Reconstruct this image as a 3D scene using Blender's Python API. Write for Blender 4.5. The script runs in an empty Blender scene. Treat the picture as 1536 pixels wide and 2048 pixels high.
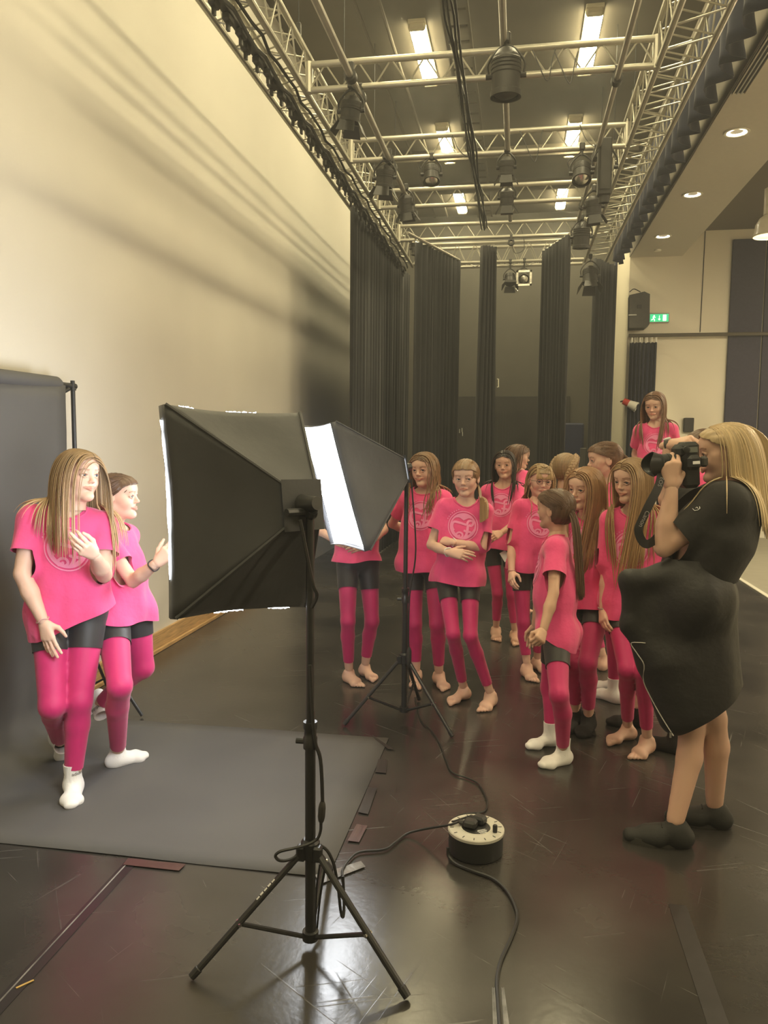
import bpy, math, random
import numpy as np
from mathutils import Vector, Matrix
from mathutils.bvhtree import BVHTree

# ---------------------------------------------------------------- camera, world, exposure
scene = bpy.context.scene
COL = scene.collection
F_PX, CX, CY, CAM_H = 1540.0, 768.0, 1024.0, 1.62
CAM_R = np.array([[0.0]*3]*3)
def _cd(u, v):
    d = np.array([u-CX, -(v-CY), -F_PX]); return d/np.linalg.norm(d)
_vu, _vv, _roll = 1037.0, 880.0, .008                 # vanishing point of the stage's long axis
_Y = _cd(_vu, _vv)
_A = _Y[0]-_roll*_Y[1]; _B = -CX*_Y[0]-(_vv-_roll*_vu-CY)*_Y[1]-F_PX*_Y[2]
_u2 = -_B/_A
_X = -_cd(_u2, _vv+_roll*(_u2-_vu)); _Z = np.cross(_X, _Y)
CAM_R = np.array([_X, _Y, _Z]); CAM_C = np.array([0, 0, CAM_H])
cam_data = bpy.data.cameras.new('camera'); cam = bpy.data.objects.new('camera', cam_data); COL.objects.link(cam)
cam_data.sensor_fit = 'VERTICAL'; cam_data.sensor_height = 24.0; cam_data.lens = F_PX/2048*24.0
cam_data.clip_start = .05; cam_data.clip_end = 200
M4 = Matrix.Identity(4)
for i in range(3):
    for j in range(3): M4[i][j] = float(CAM_R[i, j])
    M4[i][3] = float(CAM_C[i])
cam.matrix_world = M4
scene.camera = cam
scene.view_settings.view_transform = 'Standard'; scene.view_settings.look = 'None'
scene.view_settings.gamma = 1.0; scene.view_settings.use_curve_mapping = False
scene.view_settings.exposure = 0.40
world = bpy.data.worlds.new('world'); scene.world = world; world.use_nodes = True
world.node_tree.nodes['Background'].inputs[0].default_value = (.30, .27, .21, 1)
world.node_tree.nodes['Background'].inputs[1].default_value = .12
_vs = world.node_tree.nodes.new('ShaderNodeVolumeScatter')                    # thin even scatter added in the air, standing in for lens veiling glare
_vs.inputs['Density'].default_value = .0075; _vs.inputs['Anisotropy'].default_value = .5; _vs.inputs['Color'].default_value = (.97, .97, .97, 1)
world.node_tree.links.new(_vs.outputs[0], world.node_tree.nodes['World Output'].inputs['Volume'])

# pixel -> place helpers (the frame is 1536 x 2048)
def ray(u, v): return CAM_R @ _cd(u, v)
def on_z(u, v, z=0.0):
    d = ray(u, v); return CAM_C + d*((z-CAM_H)/d[2])
def on_y(u, v, y):
    d = ray(u, v); return CAM_C + d*(y/d[1])
def on_x(u, v, x):
    d = ray(u, v); return CAM_C + d*(x/d[0])
def at_depth(u, v, dep):
    d = np.array([u-CX, -(v-CY), -F_PX])/F_PX; return CAM_C + CAM_R @ (d*dep)
FWD = -CAM_R[:, 2]
def depth_of(p): return float((np.asarray(p)-CAM_C) @ FWD)

# ---------------------------------------------------------------- materials
def mat(name, col, rough=.6, metal=0.0, spec=.5, emit=None, estr=0.0, noise=0.0, nscale=20.0, bump=0.0, bscale=200.0, sheen=0.0, stretch=None, sss=0.0):
    m = bpy.data.materials.new(name); m.use_nodes = True
    nt = m.node_tree; b = nt.nodes['Principled BSDF']
    c = (*col, 1)
    b.inputs['Base Color'].default_value = c; b.inputs['Roughness'].default_value = rough
    b.inputs['Metallic'].default_value = metal; b.inputs['Specular IOR Level'].default_value = spec
    if sheen: b.inputs['Sheen Weight'].default_value = sheen
    if sss:
        b.inputs['Subsurface Weight'].default_value = sss; b.inputs['Subsurface Radius'].default_value = (.02, .008, .005); b.inputs['Subsurface Scale'].default_value = .5
    if emit:
        b.inputs['Emission Color'].default_value = (*emit, 1); b.inputs['Emission Strength'].default_value = estr
    if noise or bump:
        tc = nt.nodes.new('ShaderNodeTexCoord'); mp = nt.nodes.new('ShaderNodeMapping')
        nt.links.new(tc.outputs['Object'], mp.inputs[0])
        if stretch: mp.inputs['Scale'].default_value = stretch
    if noise:
        n = nt.nodes.new('ShaderNodeTexNoise'); n.inputs['Scale'].default_value = nscale; n.inputs['Detail'].default_value = 5
        nt.links.new(mp.outputs[0], n.inputs['Vector'])
        r = nt.nodes.new('ShaderNodeMapRange'); r.inputs['From Min'].default_value = .3; r.inputs['From Max'].default_value = .7
        r.inputs['To Min'].default_value = 1-noise; r.inputs['To Max'].default_value = 1+noise
        nt.links.new(n.outputs[0], r.inputs[0])
        x = nt.nodes.new('ShaderNodeMix'); x.data_type = 'RGBA'; x.blend_type = 'MULTIPLY'; x.inputs[0].default_value = 1
        x.inputs[6].default_value = c; nt.links.new(r.outputs[0], x.inputs[7]); nt.links.new(x.outputs[2], b.inputs['Base Color'])
    if bump:
        n = nt.nodes.new('ShaderNodeTexNoise'); n.inputs['Scale'].default_value = bscale; n.inputs['Detail'].default_value = 4
        nt.links.new(mp.outputs[0], n.inputs['Vector'])
        bp = nt.nodes.new('ShaderNodeBump'); bp.inputs['Strength'].default_value = bump; bp.inputs['Distance'].default_value = .01
        nt.links.new(n.outputs[0], bp.inputs['Height']); nt.links.new(bp.outputs[0], b.inputs['Normal'])
    return m

# ---------------------------------------------------------------- mesh builder
def nrm(v):
    v = np.asarray(v, float); n = np.linalg.norm(v); return v/n if n > 1e-12 else v
def frame(d):
    d = nrm(d); a = np.array([0, 0, 1.]) if abs(d[2]) < .9 else np.array([1., 0, 0])
    x = nrm(np.cross(a, d)); y = np.cross(d, x); return x, y, d
class MB:
    def __init__(s): s.v = []; s.f = []; s.m = []; s.cur = 0
    def add(s, vs, fs):
        o = len(s.v); s.v += [tuple(float(c) for c in p) for p in vs]
        s.f += [tuple(i+o for i in f) for f in fs]; s.m += [s.cur]*len(fs)
    def tube(s, a, b, r, r2=None, n=10, cap=True):
        a = np.asarray(a, float); b = np.asarray(b, float); r2 = r if r2 is None else r2
        x, y, d = frame(b-a); vs = []
        for p, q in ((a, r), (b, r2)):
            for i in range(n):
                t = 2*math.pi*i/n; vs.append(p+q*(math.cos(t)*x+math.sin(t)*y))
        fs = [(i, (i+1) % n, n+(i+1) % n, n+i) for i in range(n)]
        if cap: fs += [tuple(range(n-1, -1, -1)), tuple(range(n, 2*n))]
        s.add(vs, fs); return s
    def path(s, pts, r, n=8, cap=True, flat=None):
        pts = [np.asarray(p, float) for p in pts]; vs = []; N = len(pts); x = None
        for k, p in enumerate(pts):
            d = nrm(pts[min(k+1, N-1)]-pts[max(k-1, 0)])
            if x is None: x, y, _ = frame(d)
            else:
                x = nrm(x-d*np.dot(x, d)); y = np.cross(d, x)
            rr = r[k] if hasattr(r, '__len__') else r
            for i in range(n):
                t = 2*math.pi*i/n; vs.append(p+rr*(math.cos(t)*x+math.sin(t)*y*(flat or 1)))
        fs = [(k*n+i, k*n+(i+1) % n, (k+1)*n+(i+1) % n, (k+1)*n+i) for k in range(N-1) for i in range(n)]
        if cap: fs += [tuple(range(n-1, -1, -1)), tuple(range((N-1)*n, N*n))]
        s.add(vs, fs); return s
    def box(s, c, size, R=None, bev=0.0):
        c = np.asarray(c, float); h = np.asarray(size, float)/2
        R = np.eye(3) if R is None else np.asarray(R, float)
        if bev <= 0:
            vs = [c+R@(h*np.array([sx, sy, sz])) for sx in (-1, 1) for sy in (-1, 1) for sz in (-1, 1)]
            s.add(vs, [(0, 1, 3, 2), (4, 6, 7, 5), (0, 4, 5, 1), (2, 3, 7, 6), (0, 2, 6, 4), (1, 5, 7, 3)]); return s
        vs = []; idx = {}
        for sx in (-1, 1):
            for sy in (-1, 1):
                for sz in (-1, 1):
                    for ax in range(3):
                        q = h-bev; q[ax] = h[ax]; idx[(sx, sy, sz, ax)] = len(vs); vs.append(c+R@(q*np.array([sx, sy, sz])))
        fs = []
        def key(sg, ax): return idx[(*sg, ax)]
        for ax in range(3):
            o = [i for i in range(3) if i != ax]
            for sg in (-1, 1):
                ring = []
                for a, b in ((-1, -1), (1, -1), (1, 1), (-1, 1)):
                    t = [0, 0, 0]; t[ax] = sg; t[o[0]] = a; t[o[1]] = b; ring.append(key(t, ax))
                fs.append(tuple(ring))
        for ax in range(3):
            o = [i for i in range(3) if i != ax]
            for a in (-1, 1):
                for b in (-1, 1):
                    t0 = [0]*3; t1 = [0]*3; t0[ax] = -1; t1[ax] = 1
                    for t in (t0, t1): t[o[0]] = a; t[o[1]] = b
                    fs.append((key(t0, o[0]), key(t1, o[0]), key(t1, o[1]), key(t0, o[1])))
        for sx in (-1, 1):
            for sy in (-1, 1):
                for sz in (-1, 1): fs.append(tuple(idx[(sx, sy, sz, ax)] for ax in range(3)))
        s.add(vs, fs); return s
    def lathe(s, o, d, prof, n=20, x=None):
        """prof: (distance along d, radius)"""
        o = np.asarray(o, float); fx, fy, d = frame(d); vs = []
        for (h, r) in prof:
            for i in range(n):
                t = 2*math.pi*i/n; vs.append(o+d*h+max(r, 1e-5)*(math.cos(t)*fx+math.sin(t)*fy))
        N = len(prof)
        fs = [(k*n+i, k*n+(i+1) % n, (k+1)*n+(i+1) % n, (k+1)*n+i) for k in range(N-1) for i in range(n)]
        s.add(vs, fs); return s
    def grid(s, fn, nu, nv, closed=False):
        vs = [fn(i/nu, j/nv) for i in range(nu+1) for j in range(nv+1)]
        w = nv+1
        s.add(vs, [(i*w+j, (i+1)*w+j, (i+1)*w+j+1, i*w+j+1) for i in range(nu) for j in range(nv)]); return s
    def quad(s, *p): s.add(p, [tuple(range(len(p)))]); return s
    def mesh(s, name, mats, smooth=True, angle=35):
        me = bpy.data.meshes.new(name); me.from_pydata(s.v, [], s.f)
        for m in (mats if isinstance(mats, (list, tuple)) else [mats]): me.materials.append(m)
        if any(s.m): me.polygons.foreach_set('material_index', s.m)
        import bmesh
        bm = bmesh.new(); bm.from_mesh(me); bmesh.ops.recalc_face_normals(bm, faces=bm.faces); bm.to_mesh(me); bm.free()
        if smooth:
            me.shade_smooth(); me.set_sharp_from_angle(angle=math.radians(angle))
        me.update(); return me
    def obj(s, name, mats, parent=None, local=False, **k):
        return link(name, s.mesh(name, mats, **k), parent, local)
def link(name, data, parent=None, local=False):
    o = bpy.data.objects.new(name, data); COL.objects.link(o)
    if parent is not None:
        o.parent = parent
        if parent.type == 'EMPTY' and not local: o.matrix_parent_inverse = Matrix.Translation(-Vector(parent.location))
    return o
def thing(name, label, cat, loc=(0, 0, 0), group=None):
    o = bpy.data.objects.new(name, None); COL.objects.link(o); o.location = loc; o.empty_display_size = .05
    return tag(o, label, cat, group)
def tag(o, label, cat, group=None):
    o['label'] = label; o['category'] = cat
    if group: o['group'] = group
    return o
def structure(o): o['kind'] = 'structure'; return o
def copy_tree(o, parent=None):
    c = o.copy(); COL.objects.link(c)
    if parent is not None: c.parent = parent
    for ch in list(o.children): copy_tree(ch, c)
    return c
def catmull(pts, n=8):
    P = [np.asarray(p, float) for p in pts]; P = [2*P[0]-P[1]]+P+[2*P[-1]-P[-2]]; out = []
    for i in range(1, len(P)-2):
        for k in range(n):
            t = k/n; a, b, c, d = P[i-1:i+3]
            out.append(.5*((2*b)+(c-a)*t+(2*a-5*b+4*c-d)*t*t+(3*b-a-3*c+d)*t**3))
    out.append(P[-2]); return out
# ---------------------------------------------------------------- the room
LX, BX, SX, YB, YH, ZC = -2.67, 1.79, 2.63, 16.0, 13.9, 6.1     # left wall, beam face, hall edge, stage back, hall back, ceiling
YF = -4.0                                                         # room end behind the viewer
ZS, ZHC = 4.71, 5.11                                              # beam soffit, hall ceiling
m_wall = mat('painted plaster', (.60, .572, .515), .7, noise=.03, nscale=1.5, bump=.05, bscale=60)
m_wall_hall = mat('cream hall paint', (.78, .72, .58), .7, noise=.02, nscale=1.2)
m_beam = mat('beam paint', (.62, .58, .50), .7, noise=.02)
m_black = mat('black paint', (.030, .028, .026), .7, noise=.15, nscale=3)
m_ceil = mat('dark ceiling', (.085, .073, .05), .8, noise=.12, nscale=2)
m_backwall = mat('charcoal wall', (.085, .080, .068), .75, noise=.06, nscale=3)
m_hallceil = mat('hall ceiling grey', (.16, .14, .12), .8)
m_wood = mat('varnished pine', (.50, .31, .13), .4, noise=.28, nscale=9, stretch=(14, .8, 14))
m_white = mat('white trim', (.82, .79, .68), .5)
m_navy = mat('navy acoustic panel', (.050, .048, .075), .9, noise=.1, nscale=30, bump=.1)
m_drape = mat('black drape', (.019, .019, .021), .95, noise=.15, nscale=6, sheen=.12)
m_drape_navy = mat('navy drape', (.011, .013, .030), .9, noise=.15, nscale=6, sheen=.15)

def floor_material():
    m = bpy.data.materials.new('scuffed black dance vinyl'); m.use_nodes = True; nt = m.node_tree; L = nt.links
    b = nt.nodes['Principled BSDF']; tc = nt.nodes.new('ShaderNodeTexCoord')
    def mapped(scale, rot=0):
        mp = nt.nodes.new('ShaderNodeMapping'); mp.vector_type = 'TEXTURE'; mp.inputs['Scale'].default_value = tuple(1/q for q in scale); mp.inputs['Rotation'].default_value = (0, 0, rot)
        L.new(tc.outputs['Object'], mp.inputs[0]); return mp.outputs[0]
    def noise(vec, sc, det=4):
        n = nt.nodes.new('ShaderNodeTexNoise'); n.inputs['Scale'].default_value = sc; n.inputs['Detail'].default_value = det
        L.new(vec, n.inputs['Vector']); return n.outputs[0]
    def rng(x, a, b_, c, d):
        r = nt.nodes.new('ShaderNodeMapRange'); r.inputs[1].default_value = a; r.inputs[2].default_value = b_; r.inputs[3].default_value = c; r.inputs[4].default_value = d
        L.new(x, r.inputs[0]); return r.outputs[0]
    def op(o, x, y):
        n = nt.nodes.new('ShaderNodeMath'); n.operation = o
        for i, q in enumerate((x, y)):
            if isinstance(q, (int, float)): n.inputs[i].default_value = q
            else: L.new(q, n.inputs[i])
        return n.outputs[0]
    scr = None
    for (sc, rot, k) in (((.55, 26, 1), .35, 2.6), ((.7, 34, 1), -.6, 2.3), ((.5, 30, 1), 1.25, 2.5), ((.6, 28, 1), 2.2, 2.0)):
        s = rng(noise(mapped(sc, rot), k, 2), .675, .735, 0, 1)
        brk = rng(noise(mapped((1, 1, 1), rot*2+1), 1.7, 2), .5, .62, 0, 1)
        s = op('MULTIPLY', s, brk); scr = s if scr is None else op('MAXIMUM', scr, s)
    big = noise(mapped((1, 1, 1)), 1.1, 5)
    fine = noise(mapped((1, 1, 1)), 40, 3)
    cr = nt.nodes.new('ShaderNodeMix'); cr.data_type = 'RGBA'; cr.inputs[6].default_value = (.027, .025, .023, 1); cr.inputs[7].default_value = (.056, .051, .046, 1)
    L.new(rng(big, .35, .65, 0, 1), cr.inputs[0])
    c2 = nt.nodes.new('ShaderNodeMix'); c2.data_type = 'RGBA'; L.new(cr.outputs[2], c2.inputs[6]); c2.inputs[7].default_value = (.13, .125, .12, 1)
    L.new(op('MULTIPLY', scr, .55), c2.inputs[0]); L.new(c2.outputs[2], b.inputs['Base Color'])
    L.new(op('ADD', rng(big, .3, .7, .17, .30), op('MULTIPLY', scr, .18)), b.inputs['Roughness'])
    bp = nt.nodes.new('ShaderNodeBump'); bp.inputs['Strength'].default_value = .12; bp.inputs['Distance'].default_value = .004
    L.new(op('ADD', fine, op('MULTIPLY', scr, 1.5)), bp.inputs['Height']); L.new(bp.outputs[0], b.inputs['Normal'])
    b.inputs['Specular IOR Level'].default_value = .6
    return m
m_floor = floor_material()
m_hallfloor = mat('grey-green hall floor', (.40, .375, .30), .45, noise=.06, nscale=6)
def slab(name, c0, c1, m, parent=None):
    c0 = np.array(c0, float); c1 = np.array(c1, float)
    return MB().box((c0+c1)/2, abs(c1-c0)).obj(name, m, parent, smooth=False)
structure(slab('floor', (LX-.2, YF, -.1), (SX, YB+.2, 0), m_floor))
structure(slab('floor_hall', (SX, YF, -.1), (9, YH+.2, 0), m_hallfloor))
structure(slab('wall_left', (LX-.2, YF, 0), (LX, YB+.2, ZC), m_wall))
structure(slab('wall_back', (LX, YB, 0), (BX+.2, YB+.2, ZC), m_backwall))
structure(slab('wall_pier', (BX, YH+.2, 0), (BX+.2, YB, ZC), m_wall_hall))
structure(slab('wall_hall', (BX, YH, 0), (9, YH+.2, ZHC+.3), m_wall_hall))
structure(slab('wall_hall_side', (9, YF, 0), (9.2, YH+.2, ZHC+.3), m_wall_hall))
structure(slab('wall_behind', (LX-.2, YF-.2, 0), (9.2, YF, ZC), m_wall))
structure(slab('ceiling', (LX-.2, YF-.2, ZC), (BX+.2, YB+.2, ZC+.2), m_ceil))
structure(slab('ceiling_hall', (SX, YF-.2, ZHC), (9.2, YH, ZHC+.2), m_hallceil))
structure(slab('beam', (BX, YF, ZS), (SX, YH, ZC), m_beam))
structure(slab('trim_shade', (BX-.012, YF, ZS+.01), (BX-.001, YH, ZC-.01), mat('beam shade board', (.20, .175, .14), .8, noise=.04)))   # added board, its dark colour stands in for shade on the beam face
# baseboard, two steps of pine
bb = MB(); bb.box((LX+.011, (YF+9.6)/2, .075), (.022, 9.6-YF, .15)); o = structure(bb.obj('baseboard_left', m_wood, smooth=False))
bb = MB(); bb.box((LX+.030, (YF+9.6)/2, .016), (.016, 9.6-YF, .032), bev=.005); bb.obj('quarter_round', m_wood, o)
structure(MB().box((SX-.01, (YF+YH)/2, .006), (.05, YH-YF, .012), bev=.003).obj('trim_1', m_white))   # pale strip at the hall edge
structure(MB().box(((SX+9)/2, YH-.01, .05), (9-SX, .02, .1)).obj('baseboard_hall', m_white))
# thin cable running down the left wall
tag(MB().path([(LX+.012, 12.25, 4.9), (LX+.012, 12.25, 3.0), (LX+.012, 12.25, .1)], .012, 6).obj('wall_conduit', m_beam), 'thin vertical conduit on the pale wall beside the black side curtain', 'conduit')
# hall: acoustic panels, rail, cable, switch, box, sign, speaker
hp = MB()
for i, (u0, u1, zt, zb) in enumerate(((1464, 1530, 4.94, .35), (1533, 1600, 4.94, .35))):
    a = on_y(u0, 500, YH)[0]; b_ = on_y(u1, 500, YH)[0]
    o = MB().box(((a+b_)/2, YH-.032, (zt+zb)/2), (b_-a, .05, zt-zb), bev=.006).obj('acoustic_panel', m_navy)
    tag(o, ['tall navy acoustic panel on the cream wall behind the blonde photographer', 'tall navy acoustic panel past the wall switch, mostly out of view'][i], 'panel', 'wall panels')
o = MB().tube((BX, YH-.16, 3.39), (9, YH-.16, 3.39), .03, n=10).obj('curtain_rail', mat('dark rail', (.10, .085, .06), .5))
tag(o, 'dark horizontal curtain rail across the cream wall above the gathered curtain', 'rail')
o = MB().path([(2.975, YH-.006, 5.1), (2.97, YH-.006, 4.2), (2.965, YH-.006, 3.45)], .007, 6).obj('hanging_cord', m_drape)
tag(o, 'thin dark cord hanging down the cream wall to the rail', 'cord')
p = on_y(1527, 829, YH); o = MB().box((p[0], YH-.012, p[2]), (.15, .024, .09), bev=.006).obj('wall_switch', m_white); tag(o, 'small cream switch plate on the wall between the navy panels', 'switch')
p = on_y(1376, 850, YH); o = MB().box((p[0], YH-.04, p[2]), (.16, .08, .24), bev=.01).obj('wall_box', m_black); tag(o, 'small black box on the cream wall beside the navy panel', 'box')
# gathered curtain in the hall
def curtain(name, p0, p1, z0, z1, folds, amp, m, label, cat='curtain', group=None, taper=0.0, thick=.0, seed=0, sag=0.0, nu=None):
    p0 = np.array(p0, float); p1 = np.array(p1, float); rnd = random.Random(seed)
    d = p1-p0; Ln = np.linalg.norm(d); d /= Ln; n = np.array([-d[1], d[0]])
    ph = [rnd.uniform(-.9, .9) for _ in range(folds+2)]; am = [rnd.uniform(.6, 1.25) for _ in range(folds+2)]
    def fn(u, v):
        x = u*folds; k = int(min(x, folds-1)); t = x-k
        a = (am[k]*(1-t)+am[k+1]*t); q = ph[k]*(1-t)+ph[k+1]*t
        w = a*amp*(.65+.35*v)*math.sin(2*math.pi*x+q+.3*math.sin(5*v+k)) + .25*amp*math.sin(4.4*math.pi*x+3*q)
        s = (u-.5)*(1-taper*(1-v)*.0)+.5
        mid = .5+(u-.5)*(1+taper*(1-v))
        c = p0+d*(mid*Ln)+n*w
        return (c[0], c[1], z0+(z1-z0)*v+(-sag*math.sin(math.pi*u) if v > .99 else 0))
    mb = MB().grid(fn, nu or folds*14, 16)
    o = mb.obj(name, m, angle=180); sm = o.modifiers.new('thickness', 'SOLIDIFY'); sm.thickness = .006
    return tag(o, label, cat, group)
c = curtain('hall_curtain', (1.81, YH-.16), (2.25, YH-.16), .02, 3.27, 7, .045, m_drape_navy, 'gathered navy curtain hanging from the rail in front of the cream wall', seed=3)
for i in range(10):
    x = 1.85+i*.042+.012*math.sin(i*3)
    MB().box((x, YH-.16, 3.31), (.014 if i % 3 else .03, .012, .10), bev=.004).obj('curtain_hook', m_white, c)
# running-man exit sign
ex = thing('exit_sign', 'green and white lit running-man exit sign on the cream wall beside the loudspeaker', 'sign', (2.29, YH, 3.69))
m_grey = mat('grey plastic', (.45, .45, .42), .5)
MB().box((2.29, YH-.03, 3.69), (.33, .06, .16), bev=.01).obj('casing', m_grey, ex)
m_green = mat('lit green', (.02, .35, .15), .5, emit=(.03, .55, .22), estr=.9); m_lit = mat('lit white', (.8, .9, .7), .5, emit=(.9, 1, .75), estr=1.1)
MB().box((2.29, YH-.062, 3.69), (.30, .006, .125)).obj('green_panel', m_green, ex)
g = MB(); y = YH-.068
MB().box((2.375, y, 3.69), (.055, .004, .10)).obj('doorway', m_lit, ex)
g.tube((2.205, y, 3.725), (2.205, y-.002, 3.725), .012, n=10)                         # runner
for a_, b_ in (((2.205, 3.712), (2.195, 3.68)), ((2.195, 3.68), (2.215, 3.66)), ((2.215, 3.66), (2.212, 3.635)), ((2.195, 3.68), (2.178, 3.662)), ((2.178, 3.662), (2.160, 3.655)), ((2.205, 3.71), (2.228, 3.695)), ((2.205, 3.71), (2.182, 3.70))):
    g.tube((a_[0], y, a_[1]), (b_[0], y, b_[1]), .007, n=6)
g.obj('runner', m_lit, ex)
MB().box((2.29, y, 3.70), (.010, .004, .055)).quad((2.268, y, 3.675), (2.312, y, 3.675), (2.29, y, 3.645)).obj('arrow', m_lit, ex)
# loudspeaker on the pier
sp = thing('loudspeaker', 'dark wall-mounted loudspeaker beside the green exit sign', 'loudspeaker', (1.93, 13.5, 3.75))
m_spk = mat('speaker cabinet', (.045, .042, .035), .6, noise=.1)
a = [on_y(u, v, 13.45) for u, v in ((1259, 590), (1289, 583), (1300, 588), (1299, 648), (1291, 655), (1258, 656))]
g = MB(); n = len(a); vs = [q for q in a]+[q+np.array([.02, .32, 0]) for q in a]
g.add(vs, [tuple(range(n)), tuple(range(2*n-1, n-1, -1))]+[(i, (i+1) % n, n+(i+1) % n, n+i) for i in range(n)])
g.obj('cabinet', m_spk, sp, smooth=False)
q = on_y(1279, 613, 13.44); MB().box(q, (.07, .012, .06), bev=.004).obj('terminal_plate', m_black, sp)
q = on_y(1265, 630, 13.44); MB().box(q, (.13, .012, .02), bev=.004).obj('handle_slot', m_grey, sp)
MB().path(catmull([on_y(1259, 584, 13.5), on_y(1268, 578, 13.5), on_y(1281, 584, 13.5)], 4), .008, 6).obj('cable', m_black, sp)
MB().tube((BX+.02, 13.85, 3.75), (1.93, 13.6, 3.75), .025).obj('bracket', m_black, sp)
# red and white horn beside the pier
a = on_y(1247, 802, 13.72); b_ = on_y(1272, 814, 13.66); d = nrm(b_-a)
hn = thing('horn', 'small red and white megaphone sticking out past the white pier', 'megaphone', tuple(a))
MB().lathe(a, d, [(0, .0), (0, .055), (.10, .06), (.10, 0)], 16).obj('red_body', mat('red plastic', (.55, .05, .03), .4), hn)
MB().lathe(a+d*.10, d, [(0, .061), (.145, .088), (.14, .08), (.02, .05), (.02, 0)], 16).obj('white_bell', m_white, hn)
MB().tube(a, (a[0]-.02, YH+.02, a[2]), .014, n=8).obj('bracket', m_black, hn)
# pendant lamp of the hall; the bright unseen ones are added to light it
m_lamp = mat('pendant glass', (.75, .70, .55), .3, noise=.05)
m_fill_bulb = mat('pendant bulb', (1, .9, .7), .3, emit=(1, .84, .55), estr=680); m_bulb0 = mat('dim pendant bulb', (1, .9, .7), .3, emit=(1, .84, .55), estr=14)
for k, c in enumerate([on_y(1540, 440, 10.0)]+[(x, y, 4.15) for x in (4.2, 6.9) for y in (2.5, 6.2, 9.9)]):
  pd = thing('pendant_lamp', 'pale bell-shaped pendant lamp hanging in front of the grey hall ceiling' if k == 0 else 'pale bell-shaped pendant lamp further inside the hall', 'lamp', tuple(c), 'hall pendants')
  MB().lathe((c[0], c[1], c[2]-.19), (0, 0, 1), [(0, .175), (.015, .18), (.05, .165), (.14, .155), (.21, .115), (.26, .05), (.26, .0)], 24).obj('shade', m_lamp, pd)
  MB().tube((c[0], c[1], c[2]+.06), (c[0], c[1], c[2]+.36), .075, n=14).obj('ballast', m_lamp, pd)
  MB().tube((c[0], c[1], c[2]+.36), (c[0], c[1], ZHC), .008, n=6).obj('cord', m_black, pd)
  MB().lathe((c[0], c[1], c[2]-(.13 if k == 0 else .24)), (0, 0, 1), [(0, 0), (.02, .06), (.06, .09), (.1, .06), (.13, 0)], 12).obj('bulb', m_fill_bulb if k else m_bulb0, pd)
# recessed downlights and vent in the soffit
m_down = mat('downlight lens', (1, .95, .8), .3, emit=(1, .86, .58), estr=55.0)
me_r = MB().lathe((0, 0, 0), (0, 0, -1), [(0, .085), (.006, .125), (.012, .12), (.012, .1), (0, .085)], 28).mesh('bezel', m_white)
me_l = MB().lathe((0, 0, 0), (0, 0, -1), [(-.01, .0), (-.004, .05), (.004, .09), (.006, .1)], 28).mesh('lens', m_down)
for i, y in enumerate((12.53, 10.51, 8.52, 6.5, 4.5, 2.5)):
    t = thing('downlight', 'round recessed downlight in the beam over the hall edge', 'downlight', (2.08, y, ZS-.001), 'downlights in the beam')
    link('bezel', me_r, t, True); link('lens', me_l, t, True)
vt = thing('ceiling_vent', 'long slotted air vent along the edge of the pale beam', 'vent', (1.86, 5.9, ZS-.004))
for i in range(4): MB().box((1.805+.035*i, 5.9, ZS-.008), (.012, 3.4, .016)).obj('vent_blade', m_beam if i in (0, 3) else m_grey, vt)
MB().box((1.857, 5.9, ZS-.002), (.125, 3.4, .003)).obj('vent_back', m_black, vt)
tag(MB().lathe((2.15, 13.4, ZS-.001), (0, 0, -1), [(0, .06), (.02, .055), (.025, 0)], 16).obj('smoke_detector', m_white), 'small white smoke detector on the far end of the beam', 'detector')
# back wall details: dado, door, panels, blue pad
_pt = tag(MB().box((-.35, YB-.03, 1.25), (2.7, .06, 2.5), bev=.004).obj('black_partition', m_black), 'low black panelled partition at the foot of the dark back wall', 'partition')
slt = thing('slatted_vent', 'black ribbed panel on the partition behind the dark-haired girl', 'panel', (-.3, YB-.08, 1.6))
for i in range(14): MB().box((-.55+i*.055, YB-.07, 1.55), (.022, .02, 1.3)).obj('slat', m_black, slt)
o = MB().box((1.0, YB-.28, .98), (.52, .3, 1.96), bev=.03).obj('blue_crash_pad', mat('blue vinyl pad', (.012, .018, .06), .5, noise=.1)); tag(o, 'upright dark blue pad by the back wall between the black drapes', 'pad')
o = MB().box((on_y(1166, 920, 13.)[0], 13.0, .75), (.1, .06, 1.5), bev=.01).obj('grey_post', mat('grey post', (.12, .11, .10), .6)); tag(o, 'short grey post standing behind the girl with braids', 'post')
tag(MB().path([on_y(994, 758, YB-.05), on_y(997, 758, YB-.05), on_y(997, 774, YB-.05), on_y(994, 774, YB-.05)], .012, 6).obj('door_handle', m_white), 'small pale bracket handle on the dark back wall', 'handle')
for (u, v) in ((919, 862), (924, 860), (925, 868)): MB().tube(on_y(u, v-4, YB-.07), on_y(u, v+4, YB-.07), .010, n=6).obj('hook', m_grey, _pt)
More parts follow.
